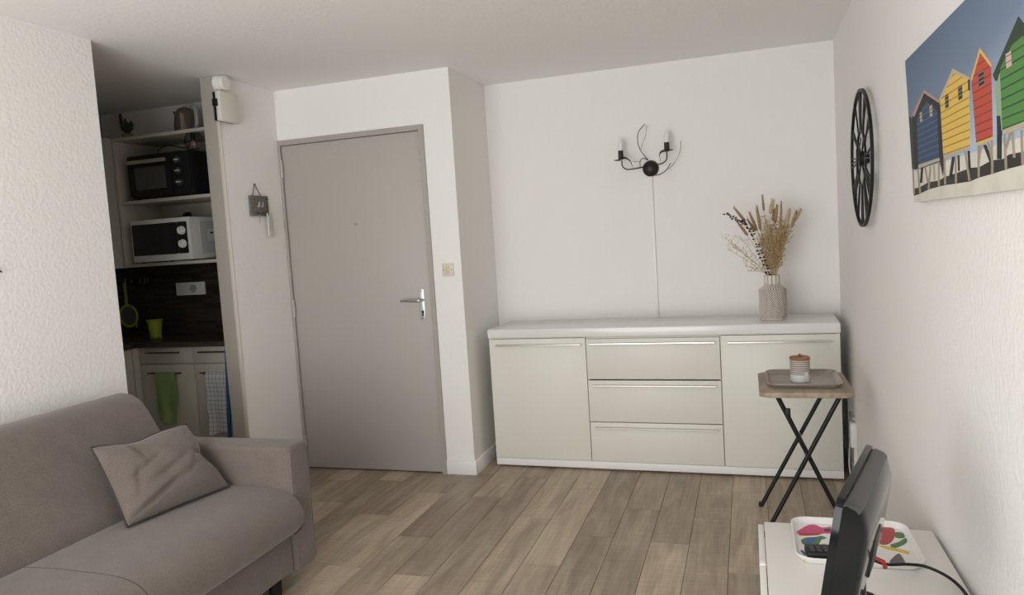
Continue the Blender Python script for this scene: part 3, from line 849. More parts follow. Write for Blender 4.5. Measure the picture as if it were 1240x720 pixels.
bk, _ = extr('backrest', back, .925, 2.522, .028, 5)
seat = [(-2.32, .235), (-2.32, .40), (-2.29, .428), (-2.15, .436), (-1.95, .434), (-1.86, .425), (-1.797, .398), (-1.764, .350), (-1.764, .300), (-1.79, .262), (-1.84, .245), (-2.0, .24)]
for y0, y1 in ((.935, 1.7225), (1.7275, 2.528)):
    c_, P = extr('seat_cushion', seat, y0, y1, .022, 4)
    P3 = [p for p in P if p[1] > .25 and p[0] > -2.30]
    for y in (y0 + .006, y1 - .006):
        tube('piping', [(a * 1.0 + (-.004 if b > .4 else -.006), y, b - .0065) for a, b in P3], .0042, m_pipe, c_, 6)
for y0, y1 in ((.77, .932), (2.530, 2.662)):
    a_ = box('arm', -2.74, -1.805, y0, y1, .075, .606, m_sofa, sf, bev=.022, seg=5)
    bm = B()
    yi = y1 - .0035 if y0 < 1 else y0 + .0035
    for y in (y0 + .006, y1 - .006): add_tube(bm, [(-1.8105, y, .10), (-1.8105, y, .575)], .0035, 6)
    mk('piping', bm, m_sofa, a_, smooth=60)
for x in (-1.88, -2.66):
    for y in (1.0, 2.46): lathe('leg', [(.020, 0), (.026, .02), (.028, .088)], (x, y, 0), m_blackp, sf, 16)

pl = thing('throw_pillow', (-2.15, 2.27, .44), 'crumpled taupe throw pillow leaning in the sofa corner', 'pillow')
bl, br, tl, tr = Vector((-2.168, 2.038, .446)), Vector((-2.085, 2.492, .446)), Vector((-2.350, 2.085, .722)), Vector((-2.290, 2.508, .700))
def pillow():
    bm = B(); N = 44
    nrm = (br - bl).cross(tl - bl).normalized()
    if nrm.x < 0: nrm = -nrm
    from mathutils import noise
    def P(i, j, side):
        u, v = i / N * 2 - 1, j / N * 2 - 1
        uu = u * (1 - .035 * (1 - v * v) * abs(u) ** 3); vv = v * (1 - .03 * (1 - u * u) * abs(v) ** 3)
        s, t = (uu + 1) / 2, (vv + 1) / 2
        p = bl.lerp(br, s).lerp(tl.lerp(tr, s), t)
        p.z -= .022 * math.exp(-((s - .38) / .22) ** 2) * t ** 3
        p += (bl - br).normalized() * .035 * math.exp(-((t - .48) / .14) ** 2) * s ** 6
        e = max(0, (1 - abs(u) ** 2.6)) ** .62 * max(0, (1 - abs(v) ** 2.6)) ** .62
        h = .074 * e
        if side > 0:
            wv = 0
            for cx_, cy_, an, L_, am, wd_ in ((-.40, .62, 1.75, .28, .012, .05), (.02, -.10, .42, .42, .007, .06), (.22, -.38, .45, .50, .006, .06), (.80, .02, 2.5, .22, .016, .045), (-.45, -.66, .50, .50, .015, .04), (.50, -.12, .9, .30, .006, .05), (-.38, .12, .55, .40, .006, .06), (-.62, -.15, 1.3, .35, .006, .06)):
                a_ = (u - cx_) * math.cos(an) + (v - cy_) * math.sin(an); b_ = -(u - cx_) * math.sin(an) + (v - cy_) * math.cos(an)
                wv -= 1.25 * am * math.exp(-(b_ / wd_) ** 2 - (a_ / L_) ** 2) - am * .6 * math.exp(-((b_ - .11) / .09) ** 2 - (a_ / L_) ** 2)
            h += wv * min(1, e * 1.6) + .010 * e * noise.noise(Vector((u * 2.2, v * 2.2, 3)))
        return p + nrm * h * side
    g = {}
    for side in (1, -1):
        for i in range(N + 1):
            for j in range(N + 1):
                if side == -1 and (i in (0, N) or j in (0, N)): g[-1, i, j] = g[1, i, j]
                else: g[side, i, j] = bm.verts.new(P(i, j, side))
        for i in range(N):
            for j in range(N): bm.faces.new([g[side, i, j], g[side, i + 1, j], g[side, i + 1, j + 1], g[side, i, j + 1]])
    rim = [P(i, 0, 1) for i in range(N)] + [P(N, j, 1) for j in range(N)] + [P(i, N, 1) for i in range(N, 0, -1)] + [P(0, j, 1) for j in range(N, -1, -1)]
    return bm, rim
bm, rim = pillow()
cv = mk('cover', bm, m_sofa, pl, smooth=80)
tube('piping', rim, .0042, m_pipe, pl, 6)

# ------------------------------------------------------------------ wall ornament over the sofa
wo = thing('wall_ornament', (XL, 1.9, 1.38), 'thin black metal leaf ornament on the wall above the sofa', 'ornament')
tube('branch', curve([(XL + .012, 1.62, 1.52), (XL + .012, 1.80, 1.47), (XL + .012, 1.98, 1.44), (XL + .012, 2.10, 1.405)], 6), .004, m_black, wo, 6)
for y, z, a in ((1.72, 1.50, 60), (1.84, 1.46, -50), (1.95, 1.445, 55), (2.06, 1.42, -20)):
    c_, s_ = math.cos(R(a)), math.sin(R(a))
    pts = [(0, 0), (.03, .012), (.06, .010), (.088, 0), (.06, -.010), (.03, -.012)]
    prism('leaf', [(y + p * c_ - q * s_, z + p * s_ + q * c_) for p, q in pts], XL + .010, XL + .013, m_black, wo, 'x')
tube('wall_pin', [(XL, 1.80, 1.47), (XL + .012, 1.80, 1.47)], .003, m_black, wo, 6)

# ================================================================== FOLDING TRAY TABLE
tt = thing('folding_table', (.225, 3.55, 0), 'small folding snack table with wood-look top and crossed black legs', 'table')
bm = add_prism(B(), rrect(.030, .412, 3.325, 3.800, .035), .640, .662, 'z')
es = [e for e in bm.edges if abs(e.verts[0].co.z - e.verts[1].co.z) < 1e-6]
bmesh.ops.bevel(bm, geom=es, offset=.007, segments=3, profile=.5, affect='EDGES')
mk('table_top', bm, mat('oak_grey', (.30, .235, .17), .5, var=.28, vscale=4, stretch=(9, 1.2, 9), detail=6), tt, smooth=40)
for y, xt, xb in ((3.370, .352, .030), (3.745, .352, .022), (3.410, .104, .391), (3.690, .087, .372)):
    q = (xb - xt) / .63
    tube('leg', [(xb, y, 0), (xb - q * .02, y, .02), (xt + q * .03, y, .60), (xt - q * .01, y, .640)], .0098, m_black, tt, 10)
    lathe('foot_cap', [(.0104, 0), (.0104, .016), (.0098, .022)], (xb, y, 0), m_blackp, tt, 12)
tube('crossbar', [(.350, 3.370, .630), (.350, 3.745, .630)], .008, m_black, tt, 10)
tube('crossbar', [(.108, 3.410, .630), (.092, 3.690, .630)], .008, m_black, tt, 10)
for y0, y1 in ((3.370, 3.410), (3.690, 3.745)): tube('pivot', [(.212, y0, .372), (.212, y1, .372)], .006, m_chrome, tt, 8)
box('latch', .138, .158, 3.399, 3.414, .530, .575, m_blackp, tt, bev=.0015)
def rim_tray(name, x0, x1, y0, y1, z, hgt, flare, r, material, parent, th=.003):
    bm = B(); rows = []
    for gx, zz in ((0.0, z), (flare * .8, z + hgt * .75), (flare, z + hgt), (flare + .004, z + hgt), (flare + .004 , z + hgt - th), (flare * .8 + .002, z + hgt * .6), (.001, z - th)):
        rows.append([bm.verts.new((a, b, zz)) for a, b in rrect(x0 - gx, x1 + gx, y0 - gx, y1 + gx, r + gx)])
    n = len(rows[0])
    for A_, C_ in zip(rows, rows[1:]):
        for k in range(n): bm.faces.new([A_[k], A_[(k + 1) % n], C_[(k + 1) % n], C_[k]])
    bm.faces.new(rows[0]); bm.faces.new(rows[-1][::-1])
    return mk(name, bm, material, parent, smooth=40)
st = thing('serving_tray', (.215, 3.56, .662), 'grey wood-grain serving tray lying on the folding table', 'tray')
rim_tray('tray_body', .085, .360, 3.425, 3.745, .6655, .017, .016, .03, mat('tray_grey', (.29, .255, .225), .3, var=.4, vscale=5, stretch=(1.2, 9, 9)), st)
jr = thing('lidded_jar', (.212, 3.560, .6655), 'ceramic jar with striped sides, white foot and wooden lid on tray', 'jar')
JX, JY, JZ = .212, 3.560, .6655
lathe('body', [(.040, 0), (.0425, .003), (.0425, .034), (.0425, .098), (.040, .101)], (JX, JY, JZ), mat_stripes('jar_knit', (.24, .205, .18), (.50, .46, .42), 2, 105, .7, .2, .32), jr, 40)
lathe('glazed_foot', [(.0405, -.0), (.0433, .003), (.0433, .033), (.0425, .034)], (JX, JY, JZ), mat('jar_white', (.62, .61, .60), .35), jr, 40)
lathe('lid', [(.0435, .101), (.0445, .103), (.0445, .111), (.043, .113), (0, .114)], (JX, JY, JZ), mat('lid_wood', (.27, .125, .055), .5, var=.2, vscale=30), jr, 40)
lathe('knob', [(.004, .113), (.008, .117), (.008, .122), (.004, .125), (0, .1255)], (JX, JY, JZ), mat('knob_wood', (.17, .075, .035), .5), jr, 16)
push(Matrix.Translation((JX, JY, JZ)) @ Matrix.Rotation(R(32), 4, 'Z'))
box('paper_tag', -.0105, .0105, -.0455, -.0435, .004, .047, mat('paper', (.60, .59, .57), .8), jr)
pop()

# ================================================================== TV CABINET AND WHAT STANDS ON IT
tc_ = thing('tv_cabinet', (.26, 1.9, 0), 'low white cabinet with drawer fronts standing against right wall under the tv', 'cabinet')
TZ = .450
m_cab = mat('cabinet_white', (.80, .79, .755), .35)
box('top', .022, XR - .013, 1.30, 2.402, TZ - .020, TZ, m_cab, tc_, bev=.0015)
bm = add_box(B(), .024, XR - .013, 1.302, 1.320, .05, TZ - .02); add_box(bm, .024, XR - .013, 2.382, 2.400, .05, TZ - .02)
add_box(bm, XR - .022, XR - .013, 1.32, 2.382, .05, TZ - .02); add_box(bm, .024, XR - .022, 1.32, 2.382, .05, .068)
mk('carcass', bm, m_cab, tc_)
box('plinth', .05, XR - .02, 1.32, 2.38, 0, .05, m_cab, tc_)
for y0, y1 in ((1.303, 1.849), (1.853, 2.399)):
    for z0, z1 in ((.055, .246), (.250, .442)):
        f = box('drawer', .003, .0195, y0, y1, z0, z1, m_cab, tc_, bev=.001)
        box('grip', .0025, .0200, (y0 + y1) / 2 - .022, (y0 + y1) / 2 + .022, z1 - .012, z1 + .003, m_white, f, bev=.001)

bt = thing('bird_tray', (.265, 2.27, TZ), 'white tray printed with colourful birds beside the tv', 'tray')
rim_tray('tray_body', .112, .414, 2.118, 2.400, TZ + .004, .016, .009, .035, mat('tray_white', (.74, .73, .72), .3), bt)
BC = {'pink': (.55, .045, .16), 'red': (.40, .03, .035), 'black': (.02, .018, .018), 'green': (.05, .18, .035), 'blue': (.04, .09, .30), 'yellow': (.62, .42, .04), 'grey': (.10, .09, .09)}
for i, (nme, pts) in enumerate(BIRDS):
    if len(pts) >= 5:
        cp_ = [(x, y, 0) for x, y in pts]
        pts = [(v.x, v.y) for v in curve([cp_[-1]] + cp_ + [cp_[0]], 4)[4:-1]]
    q = [(max(.114, min(.412, x)), max(2.120, min(2.398, y))) for x, y in pts]
    prism('printed_bird', q, TZ + .0035, TZ + .0045 + i * .00004, mat('bird_print_' + nme, BC[nme], .4), bt, 'z')
rc = thing('remote_control', (.185, 2.19, TZ + .005), 'black remote control lying on the bird tray', 'remote control')
push(Matrix.Translation((.200, 2.158, TZ + .0056)) @ Matrix.Rotation(R(4), 4, 'Z'))
box('body', -.073, .085, -.032, .030, 0, .024, m_blackp, rc, bev=.006, seg=3)
bm = B()
for i in range(8):
    for j in range(4): add_box(bm, -.062 + i * .018, -.051 + i * .018, -.022 + j * .012, -.014 + j * .012, .0235, .0262)
tag(mk('buttons', bm, mat('button_grey', (.06, .06, .06), .6), rc), kind='stuff')
pop()

# TV: seen from behind, tilted back on its stand
TVM = Matrix.Translation((.262, 1.925, .850)) @ Matrix.Rotation(R(254.4), 4, 'Z') @ Matrix.Rotation(R(-9.5), 4, 'X') @ Matrix.Translation((0, 0, -.285))
push(TVM)
tv = thing('tv', (.21, .05, -.10), 'small black flat television with its back to the wall on the white cabinet', 'television')
TW, TH = .425, .285
bm = add_prism(B(), rrect(0, TW, 0, TH, .022), 0, .014, 'y')
mk('front_bezel', bm, m_blackg, tv, smooth=40)
box('screen', .018, TW - .018, -.0012, .001, .028, TH - .018, mat('screen_glass', (.006, .006, .008), .06), tv)
prof = [(.014, .012), (.014, TH - .004), (.022, TH - .001), (.042, TH - .006), (.049, TH - .012), (.064, TH - .052), (.067, TH - .075), (.066, .075), (.050, .030), (.030, .014)]
bm = B(); n = len(prof)
cols = []
for x, s, v_ in ((.002, .70, .88), (.008, .86, .94), (.020, .96, .98), (.040, 1.0, 1.0), (TW - .040, 1.0, 1.0), (TW - .020, .985, .995), (TW - .008, .94, .98), (TW - .002, .84, .955)):
    cols.append([bm.verts.new((x, .014 + (a - .014) * s, TH / 2 + (b - TH / 2) * v_)) for a, b in prof])
for A_, C_ in zip(cols, cols[1:]):
    for k in range(n):
        f = bm.faces.new([A_[k], A_[(k + 1) % n], C_[(k + 1) % n], C_[k]])
        f.material_index = 1 if k in (1, 2, 3) else 0
bm.faces.new(cols[0]); bm.faces.new(cols[-1][::-1])
hs = mk('housing', bm, [m_blackg, mat('tv_grey', (.052, .052, .053), .42)], tv, smooth=45)
box('top_seam', .045, TW - .045, .0135, .0155, TH - .002, TH + .0005, m_black, tv)
bm = add_box(B(), TW / 2 - .05, TW / 2 + .05, .058, .0685, .07, .16, .003, 1)
mk('port_panel', bm, m_blackp, hs)
pop()
bx_ = TVM @ Vector((TW / 2, .045, .04))
tube('stand_neck', [(bx_.x, bx_.y, TZ + .012), (bx_.x, bx_.y, TZ + .10), tuple(bx_ + Vector((0, 0, .03)))], [.035, .026, .026], m_blackg, tv, 16, flat=.6)
push(Matrix.Translation((bx_.x, bx_.y, TZ)) @ Matrix.Rotation(R(254.4), 4, 'Z'))
bm = add_prism(B(), [(.125 * math.cos(2 * PI * k / 40), .080 * math.sin(2 * PI * k / 40)) for k in range(40)], 0, .014, 'z')
mk('stand_base', bm, m_blackg, tv, smooth=40)
pop()
CABLE = [(0.255, 2.03, 0.52), (0.285, 2.039, 0.505), (0.319, 2.049, 0.492), (0.372, 2.074, 0.485), (0.415, 2.077, 0.48), (0.457, 2.049, 0.47), (0.479, 2.002, 0.46), (0.484, 1.926, 0.455)]
CABLE_RED = [(0.258, 2.036, 0.522), (0.282, 2.043, 0.512), (0.309, 2.044, 0.5), (0.31, 2.028, 0.492)]
CABLE_PLUG = [(0.229, 1.858, 0.5), (0.252, 1.866, 0.49), (0.272, 1.857, 0.48)]
cb = thing('tv_cable', (.36, 1.95, TZ), 'black cable with red plugs running from tv back towards the wall', 'cable')
tube('cord', curve(CABLE, 8), .0042, m_blackp, cb, 8)
tube('red_plug', CABLE_RED, .0060, mat('red_plastic', (.40, .03, .025), .4), cb, 10)
tube('plug', CABLE_PLUG, .010, m_blackp, cb, 10)

# ------------------------------------------------------------------ sockets low on the right wall, behind the folding table
so = thing('wall_socket', (XR, 4.10, .20), 'white surface socket with trunking low on right wall beside sideboard', 'socket')
box('socket_box', XR - .030, XR, 4.085, 4.150, .205, .330, m_white, so, bev=.004)
box('trunking', XR - .014, XR, 4.105, 4.125, .086, .206, m_white, so)
ss = thing('cable_duct', (XR, 4.30, .09), 'grey vertical cable duct on right wall in the gap by the sideboard', 'cable duct')
box('duct', XR - .018, XR, 4.285, 4.315, .086, .470, mat('duct_grey', (.42, .41, .39), .5), ss)
box('branch_duct', XR - .014, XR, 4.150, 4.285, .335, .352, MATS['duct_grey'], ss)
tag(tube('loose_cable', curve([(XR - .016, 4.235, .21), (XR - .022, 4.245, .14), (XR - .026, 4.22, .06), (XR - .020, 4.15, .006), (XR - .02, 4.02, .005), (XR - .03, 3.93, .005)], 6), .004, m_white), 'thin white cable drooping to the floor beside sideboard', 'cable')

# ================================================================== KITCHEN
YF, XF = 3.62, -3.62        # fronts of the two runs of base cabinets
WZ = .900
m_han = mat('handle_bronze', (.10, .075, .06), .45, metal=.6)
def base_unit(x0, x1, hx0, hx1, label):
    u_ = thing('base_cabinet', ((x0 + x1) / 2, 3.83, 0), label, 'cabinet', 'kitchen base cabinets')
    box('body', x0, x1, YF + .02, YD - .014, .10, WZ - .030, m_kcream, u_)
    box('kick_board', x0, x1, YF + .05, YF + .065, 0, .10, m_kcream, u_)
    f = box('drawer', x0 + .002, x1 - .002, YF, YF + .019, .768, WZ - .032, m_kcream, u_, bev=.001)
    def hd(z, par):
        bm = add_tube(B(), [(hx0, YF - .024, z), (hx1, YF - .024, z)], .0048, 8)
        for x in (hx0 + .02, hx1 - .02): add_tube(bm, [(x, YF - .024, z), (x, YF + .002, z)], .004, 6)
        mk('handle', bm, m_han, par, smooth=50)
    hd(.838, f)
    g = box('cabinet_door', x0 + .002, x1 - .002, YF, YF + .019, .105, .763, m_kcream, u_, bev=.001)
    hd(.712, g)
base_unit(-3.61, -3.203, -3.535, -3.285, 'cream kitchen base cabinet with a green towel on its door handle')
base_unit(-3.203, XP - .002, -3.145, -2.935, 'narrow cream kitchen base cabinet with a checked towel, next to the partition')
u_ = thing('corner_cabinet', (-3.9, 3.1, 0), 'cream kitchen cabinet run turning the corner, left of the towels', 'cabinet')
box('body', XK + .006, XF - .02, 2.47, YD - .014, .10, WZ - .030, m_kcream, u_)
box('kick_board', XF - .065, XF - .05, 2.47, YF, 0, .10, m_kcream, u_)
box('filler', XF - .02, XF + .008, YF - .045, YF + .02, .10, WZ - .031, m_kcream, u_)
for y0, y1 in ((2.475, 3.02), (3.025, YF - .047)):
    g = box('cabinet_door', XF - .019, XF, y0, y1, .105, WZ - .032, m_kcream, u_, bev=.001)
    tube('handle', [(XF + .02, y0 + .12, .80), (XF + .02, y1 - .12, .80)], .005, m_han, g, 8)
bm = add_prism(B(), [(XK, 2.46), (XF + .02, 2.46), (XF + .02, YF - .02), (XP - .002, YF - .02), (XP - .002, YD - .014), (XK, YD - .014)], WZ - .030, WZ, 'z')
tag(mk('kitchen_worktop', bm, m_dwood), 'dark wood-look kitchen worktop turning the corner above cream cabinets', 'worktop')
def mat_splash():
    mt = bpy.data.materials.new('backsplash_strips'); mt.use_nodes = True
    nt = mt.node_tree; L = nt.links.new; N = nt.nodes.new
    b = nt.nodes['Principled BSDF']; b.inputs['Roughness'].default_value = .45
    tc = N('ShaderNodeTexCoord'); mp = N('ShaderNodeMapping'); mp.inputs['Rotation'].default_value = (R(90), 0, 0); L(tc.outputs['Object'], mp.inputs[0])
    br_ = N('ShaderNodeTexBrick'); L(mp.outputs[0], br_.inputs['Vector'])
    br_.inputs['Color1'].default_value = (.018, .013, .011, 1); br_.inputs['Color2'].default_value = (.060, .045, .038, 1); br_.inputs['Mortar'].default_value = (.008, .007, .006, 1)
    br_.inputs['Scale'].default_value = 1; br_.inputs['Brick Width'].default_value = .16; br_.inputs['Row Height'].default_value = .016; br_.inputs['Mortar Size'].default_value = .0008
    L(br_.outputs[0], b.inputs['Base Color'])
    return mt
o = box('backsplash', XK, XP - .002, YD - .014, YD, WZ - .03, 1.364, mat_splash()); struct(o)
# wall cupboards and open shelves
sh = thing('shelf_unit', (-3.29, 3.87, 1.36), 'cream open kitchen shelves holding oven and microwave', 'shelf')
SY = 3.69
box('side_panel', -3.722, -3.700, SY, YD, 1.364, 2.168, m_kcream, sh, bev=.001)
box('side_panel', XP - .018, XP - .002, SY, YD, 1.364, 2.168, m_kcream, sh, bev=.001)
box('back_panel', -3.700, XP - .018, YD - .010, YD, 1.386, 2.146, m_kcream, sh)
for z in (1.366, 1.756, 2.146): box('shelf', -3.700, XP - .018, SY, YD, z, z + .020, m_kcream, sh, bev=.001)
uc = thing('wall_cupboard', (-3.93, 3.1, 1.36), 'cream kitchen wall cupboard running forward from the open shelves', 'cupboard')
box('body', XK + .006, -3.742, 2.47, YD, 1.364, 2.168, m_kcream, uc)
for y0, y1 in ((2.475, 2.88), (2.883, 3.285), (3.288, SY - .002)): box('cupboard_door', -3.742, -3.722, y0, y1, 1.366, 2.166, m_kcream, uc, bev=.001)

ov = thing('mini_oven', (-3.37, 3.82, 1.776), 'black electric mini oven with silver handle on the middle shelf', 'oven')
box('body', -3.600, -3.135, 3.685, 3.985, 1.784, 2.045, m_blackp, ov, bev=.006)
for x in (-3.57, -3.165):
    for y in (3.71, 3.95): tube('foot', [(x, y, 1.776), (x, y, 1.786)], .012, m_blackp, ov, 10)
dr = box('oven_door', -3.597, -3.275, 3.668, 3.686, 1.800, 2.035, m_blackp, ov, bev=.003)
box('door_glass', -3.545, -3.315, 3.6665, 3.669, 1.832, 1.965, mat('oven_glass', (.055, .055, .052), .12), dr)
box('handle', -3.585, -3.290, 3.640, 3.656, 1.988, 2.010, mat('bar_steel', (.46, .42, .34), .4, metal=.7), dr, bev=.003)
for x in (-3.56, -3.315): box('handle_post', x - .006, x + .006, 3.654, 3.670, 1.990, 2.008, m_chrome, dr)
cpn = box('control_panel', -3.272, -3.138, 3.670, 3.686, 1.790, 2.040, m_blackp, ov, bev=.002)
for z in (1.990, 1.925, 1.858):
    kn = lathe('knob', [(.021, 0), (.021, -.010), (.017, -.018), (0, -.019)], (-3.215, 3.670, z), mat('knob_dark', (.05, .05, .052), .35), cpn, 24, 'y')
    box('pointer', -3.232, -3.198, 3.6495, 3.652, z - .002, z + .002, m_white, kn)

mw = thing('microwave', (-3.40, 3.81, 1.386), 'white microwave oven with two dial knobs on the bottom shelf', 'microwave')
m_mw = mat('microwave_white', (.62, .62, .61), .35)
box('body', -3.610, -3.165, 3.672, 3.975, 1.394, 1.648, m_mw, mw, bev=.004)
for x in (-3.58, -3.20):
    for y in (3.70, 3.94): tube('foot', [(x, y, 1.386), (x, y, 1.396)], .012, m_blackp, mw, 10)
fc = box('front_panel', -3.611, -3.165, 3.656, 3.673, 1.393, 1.649, m_mw, mw, bev=.005)
dr = prism('door_window', rrect(-3.598, -3.262, 1.432, 1.622, .008), 3.652, 3.657, mat('microwave_glass', (.008, .008, .009), .12), mw, 'y')
cpn = prism('control_panel', rrect(-3.258, -3.188, 1.432, 1.622, .006), 3.652, 3.657, m_blackp, mw, 'y')
for z in (1.570, 1.490):
    kn = lathe('dial', [(.026, 0), (.026, -.006), (.022, -.018), (0, -.019)], (-3.222, 3.652, z), m_white, cpn, 28, 'y')
    box('pointer', -3.224, -3.220, 3.632, 3.634, z, z + .022, mat('mark_grey', (.45, .45, .45), .5), kn)
box('side_plate', -3.166, -3.160, 3.735, 3.955, 1.425, 1.620, mat('side_grey', (.45, .45, .44), .4), mw, bev=.002)
box('sticker', -3.1605, -3.1592, 3.80, 3.93, 1.500, 1.575, mat('sticker_white', (.60, .60, .58), .6), mw)
box('sticker', -3.1600, -3.1585, 3.90, 3.928, 1.500, 1.535, mat('sticker_brown', (.20, .08, .06), .6), mw)
box('sticker', -3.1600, -3.1585, 3.82, 3.845, 1.545, 1.556, m_blackp, mw)
pg = thing('power_plug', (-3.30, 3.88, 1.648), 'black plug and cord lying on top of the microwave', 'plug')
tube('cord', curve([(-3.50, 3.90, 1.653), (-3.42, 3.82, 1.656), (-3.328, 3.80, 1.664)], 5), .0035, m_blackp, pg, 6)
lathe('plug_head', [(.008, -.03), (.018, -.01), (.019, .012), (.017, .020)], (-3.300, 3.80, 1.668), m_blackp, pg, 16, 'x')

kt = thing('kettle', (-3.275, 3.85, 2.166), 'brown kettle with pale handle on the top shelf', 'kettle')
lathe('body', [(.070, 0), (.072, .01), (.070, .06), (.064, .11), (.052, .145), (.040, .158), (.0, .160)], (-3.285, 3.85, 2.166), mat('kettle_brown', (.11, .085, .075), .3), kt, 32, smooth=50)
lathe('lid_knob', [(.010, .158), (.014, .166), (.010, .174), (0, .175)], (-3.285, 3.85, 2.166), mat('kettle_knob', (.42, .40, .36), .4), kt, 16)
bm = add_tube(B(), curve([(-3.225, 3.835, 2.325), (-3.190, 3.825, 2.320), (-3.178, 3.822, 2.26), (-3.188, 3.825, 2.20), (-3.215, 3.832, 2.185)], 6), .014, 12)
mk('handle', bm, mat('kettle_grey', (.36, .36, .36), .35), kt, smooth=60)
prism('water_window', rrect(-3.262, -3.246, 2.185, 2.285, .006), 3.776, 3.790, mat('kettle_window', (.30, .26, .23), .3), kt, 'y')
prism('spout', [(-3.345, 2.270), (-3.345, 2.310), (-3.368, 2.316)], 3.835, 3.865, MATS['kettle_brown'], kt, 'y')

pp = thing('potted_lavender', (-3.745, 3.85, 2.166), 'small potted plant with purple flower spikes on the top shelf', 'potted plant')
lathe('pot', [(.030, 0), (.036, .040), (.039, .048), (.035, .048), (.033, .040)], (-3.745, 3.85, 2.166), mat('pot_grey', (.30, .29, .27), .6), pp, 20)
bm, bs = B(), B()
for k in range(110):
    a = random.uniform(0, 2 * PI); r_ = random.uniform(.015, .055); h_ = random.uniform(.03, .085)
    p0 = Vector((-3.745, 3.85, 2.205)); p1 = p0 + Vector((r_ * math.cos(a), r_ * math.sin(a), h_)); s = Vector((-math.sin(a), math.cos(a), 0)) * .008
    md = p0.lerp(p1, .5) + Vector((0, 0, .012))
    bm.faces.new([bm.verts.new(p0), bm.verts.new(md + s), bm.verts.new(p1), bm.verts.new(md - s)])
mk('leaves', bm, mat('leaf_green', (.028, .07, .022), .7), pp)
for dx, dy, h_ in ((-.045, 0, .175), (-.022, .01, .12), (.0, -.01, .135), (.025, .012, .12), (-.035, -.01, .145), (.012, .0, .11)):
    x = -3.745 + dx
    add_tube(bs, [(-3.745, 3.85, 2.21), (x * .5 - 3.745 * .5, 3.85 + dy * .5, 2.166 + h_ * .6), (x, 3.85 + dy, 2.166 + h_)], .0018, 5)
    o = lathe('flower_spike', [(.003, -.045), (.009, -.030), (.010, -.012), (.006, .006), (0, .014)], (x, 3.85 + dy, 2.166 + h_), mat('lavender', (.085, .035, .06), .8), pp, 8)
mk('stems', bs, MATS['leaf_green'], pp)

lm = thing('cage_lamp', (-3.125, 3.72, 2.045), 'black wire cage lamp hanging under the top shelf in front of oven', 'lamp')
LX, LY, LZ = -3.132, 3.715, 2.147
bm = B()
def cage_r(t): return .030 + .030 * math.sin(PI * (.12 + .76 * t))
for k in range(9):
    a = 2 * PI * k / 9
    add_tube(bm, [(LX + cage_r(t / 6) * math.cos(a), LY + cage_r(t / 6) * .38 * math.sin(a), LZ - .100 * t / 6) for t in range(7)], .0024, 5)
for t in (0, .5, 1):
    add_tube(bm, [(LX + cage_r(t) * math.cos(2 * PI * k / 20), LY + cage_r(t) * .38 * math.sin(2 * PI * k / 20), LZ - .100 * t) for k in range(21)], .0024, 5, False)
mk('wire_cage', bm, m_black, lm)
lathe('socket', [(.012, 0), (.014, -.012), (.014, -.040), (.011, -.042)], (LX, LY, LZ), m_black, lm, 14)
lathe('bulb', [(.007, -.040), (.010, -.050), (.017, -.068), (.013, -.084), (0, -.088)], (LX, LY, LZ), mat('amber_bulb', (.32, .22, .10), .15), lm, 14, smooth=80)
tube('cord', curve([(LX, LY, LZ - .002), (LX - .02, 3.73, 2.128), (-3.20, 3.74, 2.066), (-3.33, 3.74, 2.092), (-3.47, 3.80, 2.085), (-3.53, 3.86, 2.055)], 6), .0035, m_blackp, lm, 6)

# worktop things
ptp = thing('plant_pot', (-3.68, 3.82, WZ), 'lime green pot on its saucer on the kitchen worktop', 'pot')
lathe('saucer', [(.036, 0), (.040, .012), (.036, .013), (.033, .006)], (-3.655, 3.82, WZ), mat('lime_dark', (.20, .24, .03), .4), ptp, 28)
lathe('pot_body', [(.034, .008), (.038, .045), (.046, .110), (.050, .113), (.050, .120), (.046, .120), (.042, .09), (.0, .08)], (-3.655, 3.82, WZ), m_lime, ptp, 28)
rl = thing('utensil_rail', (-3.95, YD - .03, 1.28), 'dark utensil rail with small hooks on the kitchen backsplash', 'rail')
tube('rail', [(-4.13, YD - .045, 1.283), (-3.815, YD - .045, 1.283)], .005, m_han, rl, 8)
for x in (-4.10, -3.84): tube('rail_post', [(x, YD - .045, 1.283), (x, YD - .013, 1.283)], .005, m_han, rl, 8)
for x in (-4.035, -3.98, -3.91, -3.87, -3.845): tube('hook', curve([(x, YD - .045, 1.290), (x, YD - .052, 1.280), (x, YD - .048, 1.262), (x, YD - .058, 1.252), (x, YD - .064, 1.260)], 4), .0022, m_chrome, rl, 6)
sv = thing('sieve', (-4.03, YD - .05, .95), 'lime green handled sieve hanging from the utensil rail', 'sieve')
box('handle', -4.048, -4.026, YD - .062, YD - .054, 1.105, 1.262, m_lime, sv, bev=.003)
bm = B(); n = 40
add_tube(bm, [(-4.030 + .072 * math.cos(2 * PI * k / n), YD - .056, 1.035 + .072 * math.sin(2 * PI * k / n)) for k in range(n + 1)], .008, 8, False)
mk('rim', bm, m_lime, sv, smooth=60)
lathe('mesh_bowl', [(.070, 0), (.062, .018), (.040, .030), (0, .034)], (-4.030, YD - .056, 1.035), mat('sieve_mesh', (.10, .10, .085), .6), sv, 28, 'y', smooth=60)
box('rest_hook', -3.978, -3.962, YD - .060, YD - .052, .955, .985, m_lime, sv, bev=.002)
ks = thing('kitchen_socket', (-3.525, YD - .014, 1.157), 'long white double socket plate on the dark backsplash', 'socket')
box('plate', -3.640, -3.410, YD - .026, YD - .013, 1.157, 1.242, m_white, ks, bev=.003)
lathe('socket_well', [(.026, -.013), (.028, -.014), (.022, -.008), (0, -.006)], (-3.500, YD - .0135, 1.200), mat('well_grey', (.45, .45, .44), .5), ks, 24, 'y')
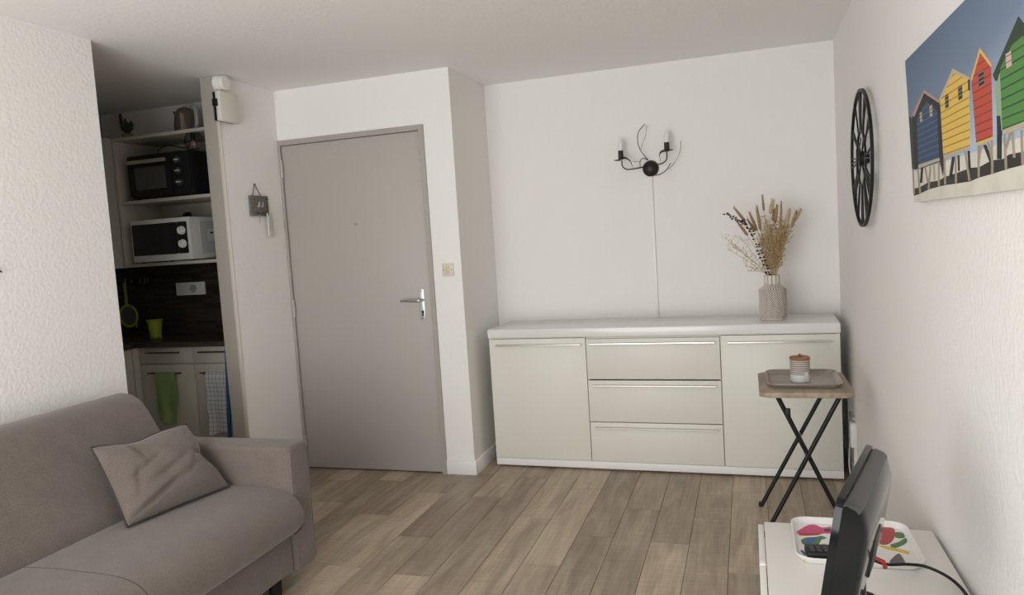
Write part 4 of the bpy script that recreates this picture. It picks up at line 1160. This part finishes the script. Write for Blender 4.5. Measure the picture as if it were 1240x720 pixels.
for x in (-3.509, -3.491): lathe('pin_hole', [(.003, -.0145), (.003, -.006)], (x, YD - .0135, 1.200), m_black, ks, 8, 'y')
box('rocker', -3.620, -3.565, YD - .030, YD - .025, 1.178, 1.222, mat('rocker_white', (.70, .70, .68), .4), ks, bev=.002)

# towels
def towel(name, x0, x1, ztop, zf, zb, material, label, seed):
    random.seed(seed)
    bm = B(); NU, rows = 18, []
    path = [(YF - .012, zb), (YF - .014, ztop - .05), (YF - .016, ztop - .004), (YF - .024, ztop + .007), (YF - .033, ztop - .004)]
    for k in range(1, 15): path.append((YF - .034 - .004 * math.sin(k), ztop - .004 + (zf - ztop) * k / 14))
    for i, (y, z) in enumerate(path):
        row = []
        for j in range(NU + 1):
            s = j / NU; t = max(0, (i - 4) / 14)
            wv = .006 * math.sin(s * 9 + seed) * t if i > 4 else 0
            row.append(bm.verts.new((x0 + (x1 - x0) * s + .006 * math.sin(t * 5 + seed) * t, y + wv - .004 * t, z + (.012 * math.sin(s * 4 + seed) * t if i == len(path) - 1 else 0))))
        rows.append(row)
    for a, b in zip(rows, rows[1:]):
        for k in range(NU): bm.faces.new([a[k], a[k + 1], b[k + 1], b[k]])
    bmesh.ops.solidify(bm, geom=list(bm.faces), thickness=.003)
    return tag(mk(name, bm, material, None, smooth=60), label, 'towel')
towel('hand_towel', -3.470, -3.325, .712, .418, .52, mat('green_terry', (.42, .60, .27), .95, bump=.5, bscale=500), 'plain bright green towel hanging on a kitchen door handle', 2)
towel('tea_towel', -3.100, -2.945, .712, .352, .45, mat_check('tea_check', (.84, .84, .85), (.25, .25, .33)), 'white tea towel with thin check lines hanging on a kitchen door', 5)
br_ = thing('broom', (-2.965, 3.56, 0), 'blue broom leaning at the kitchen partition in front of checked towel', 'broom')
tube('handle', [(-2.960, 3.560, .10), (-2.8895, 3.540, .875)], .0115, mat('blue_paint', (.010, .075, .19), .35), br_, 12)
prism('brush_head', [(-3.06, .075), (-2.89, .075), (-2.90, .105), (-3.05, .105)], 3.545, 3.575, mat('brush_blue', (.015, .06, .16), .5), br_, 'y')
box('bristles', -3.058, -2.892, 3.540, 3.580, 0.002, .077, mat('bristle_grey', (.06, .06, .07), .9), br_)
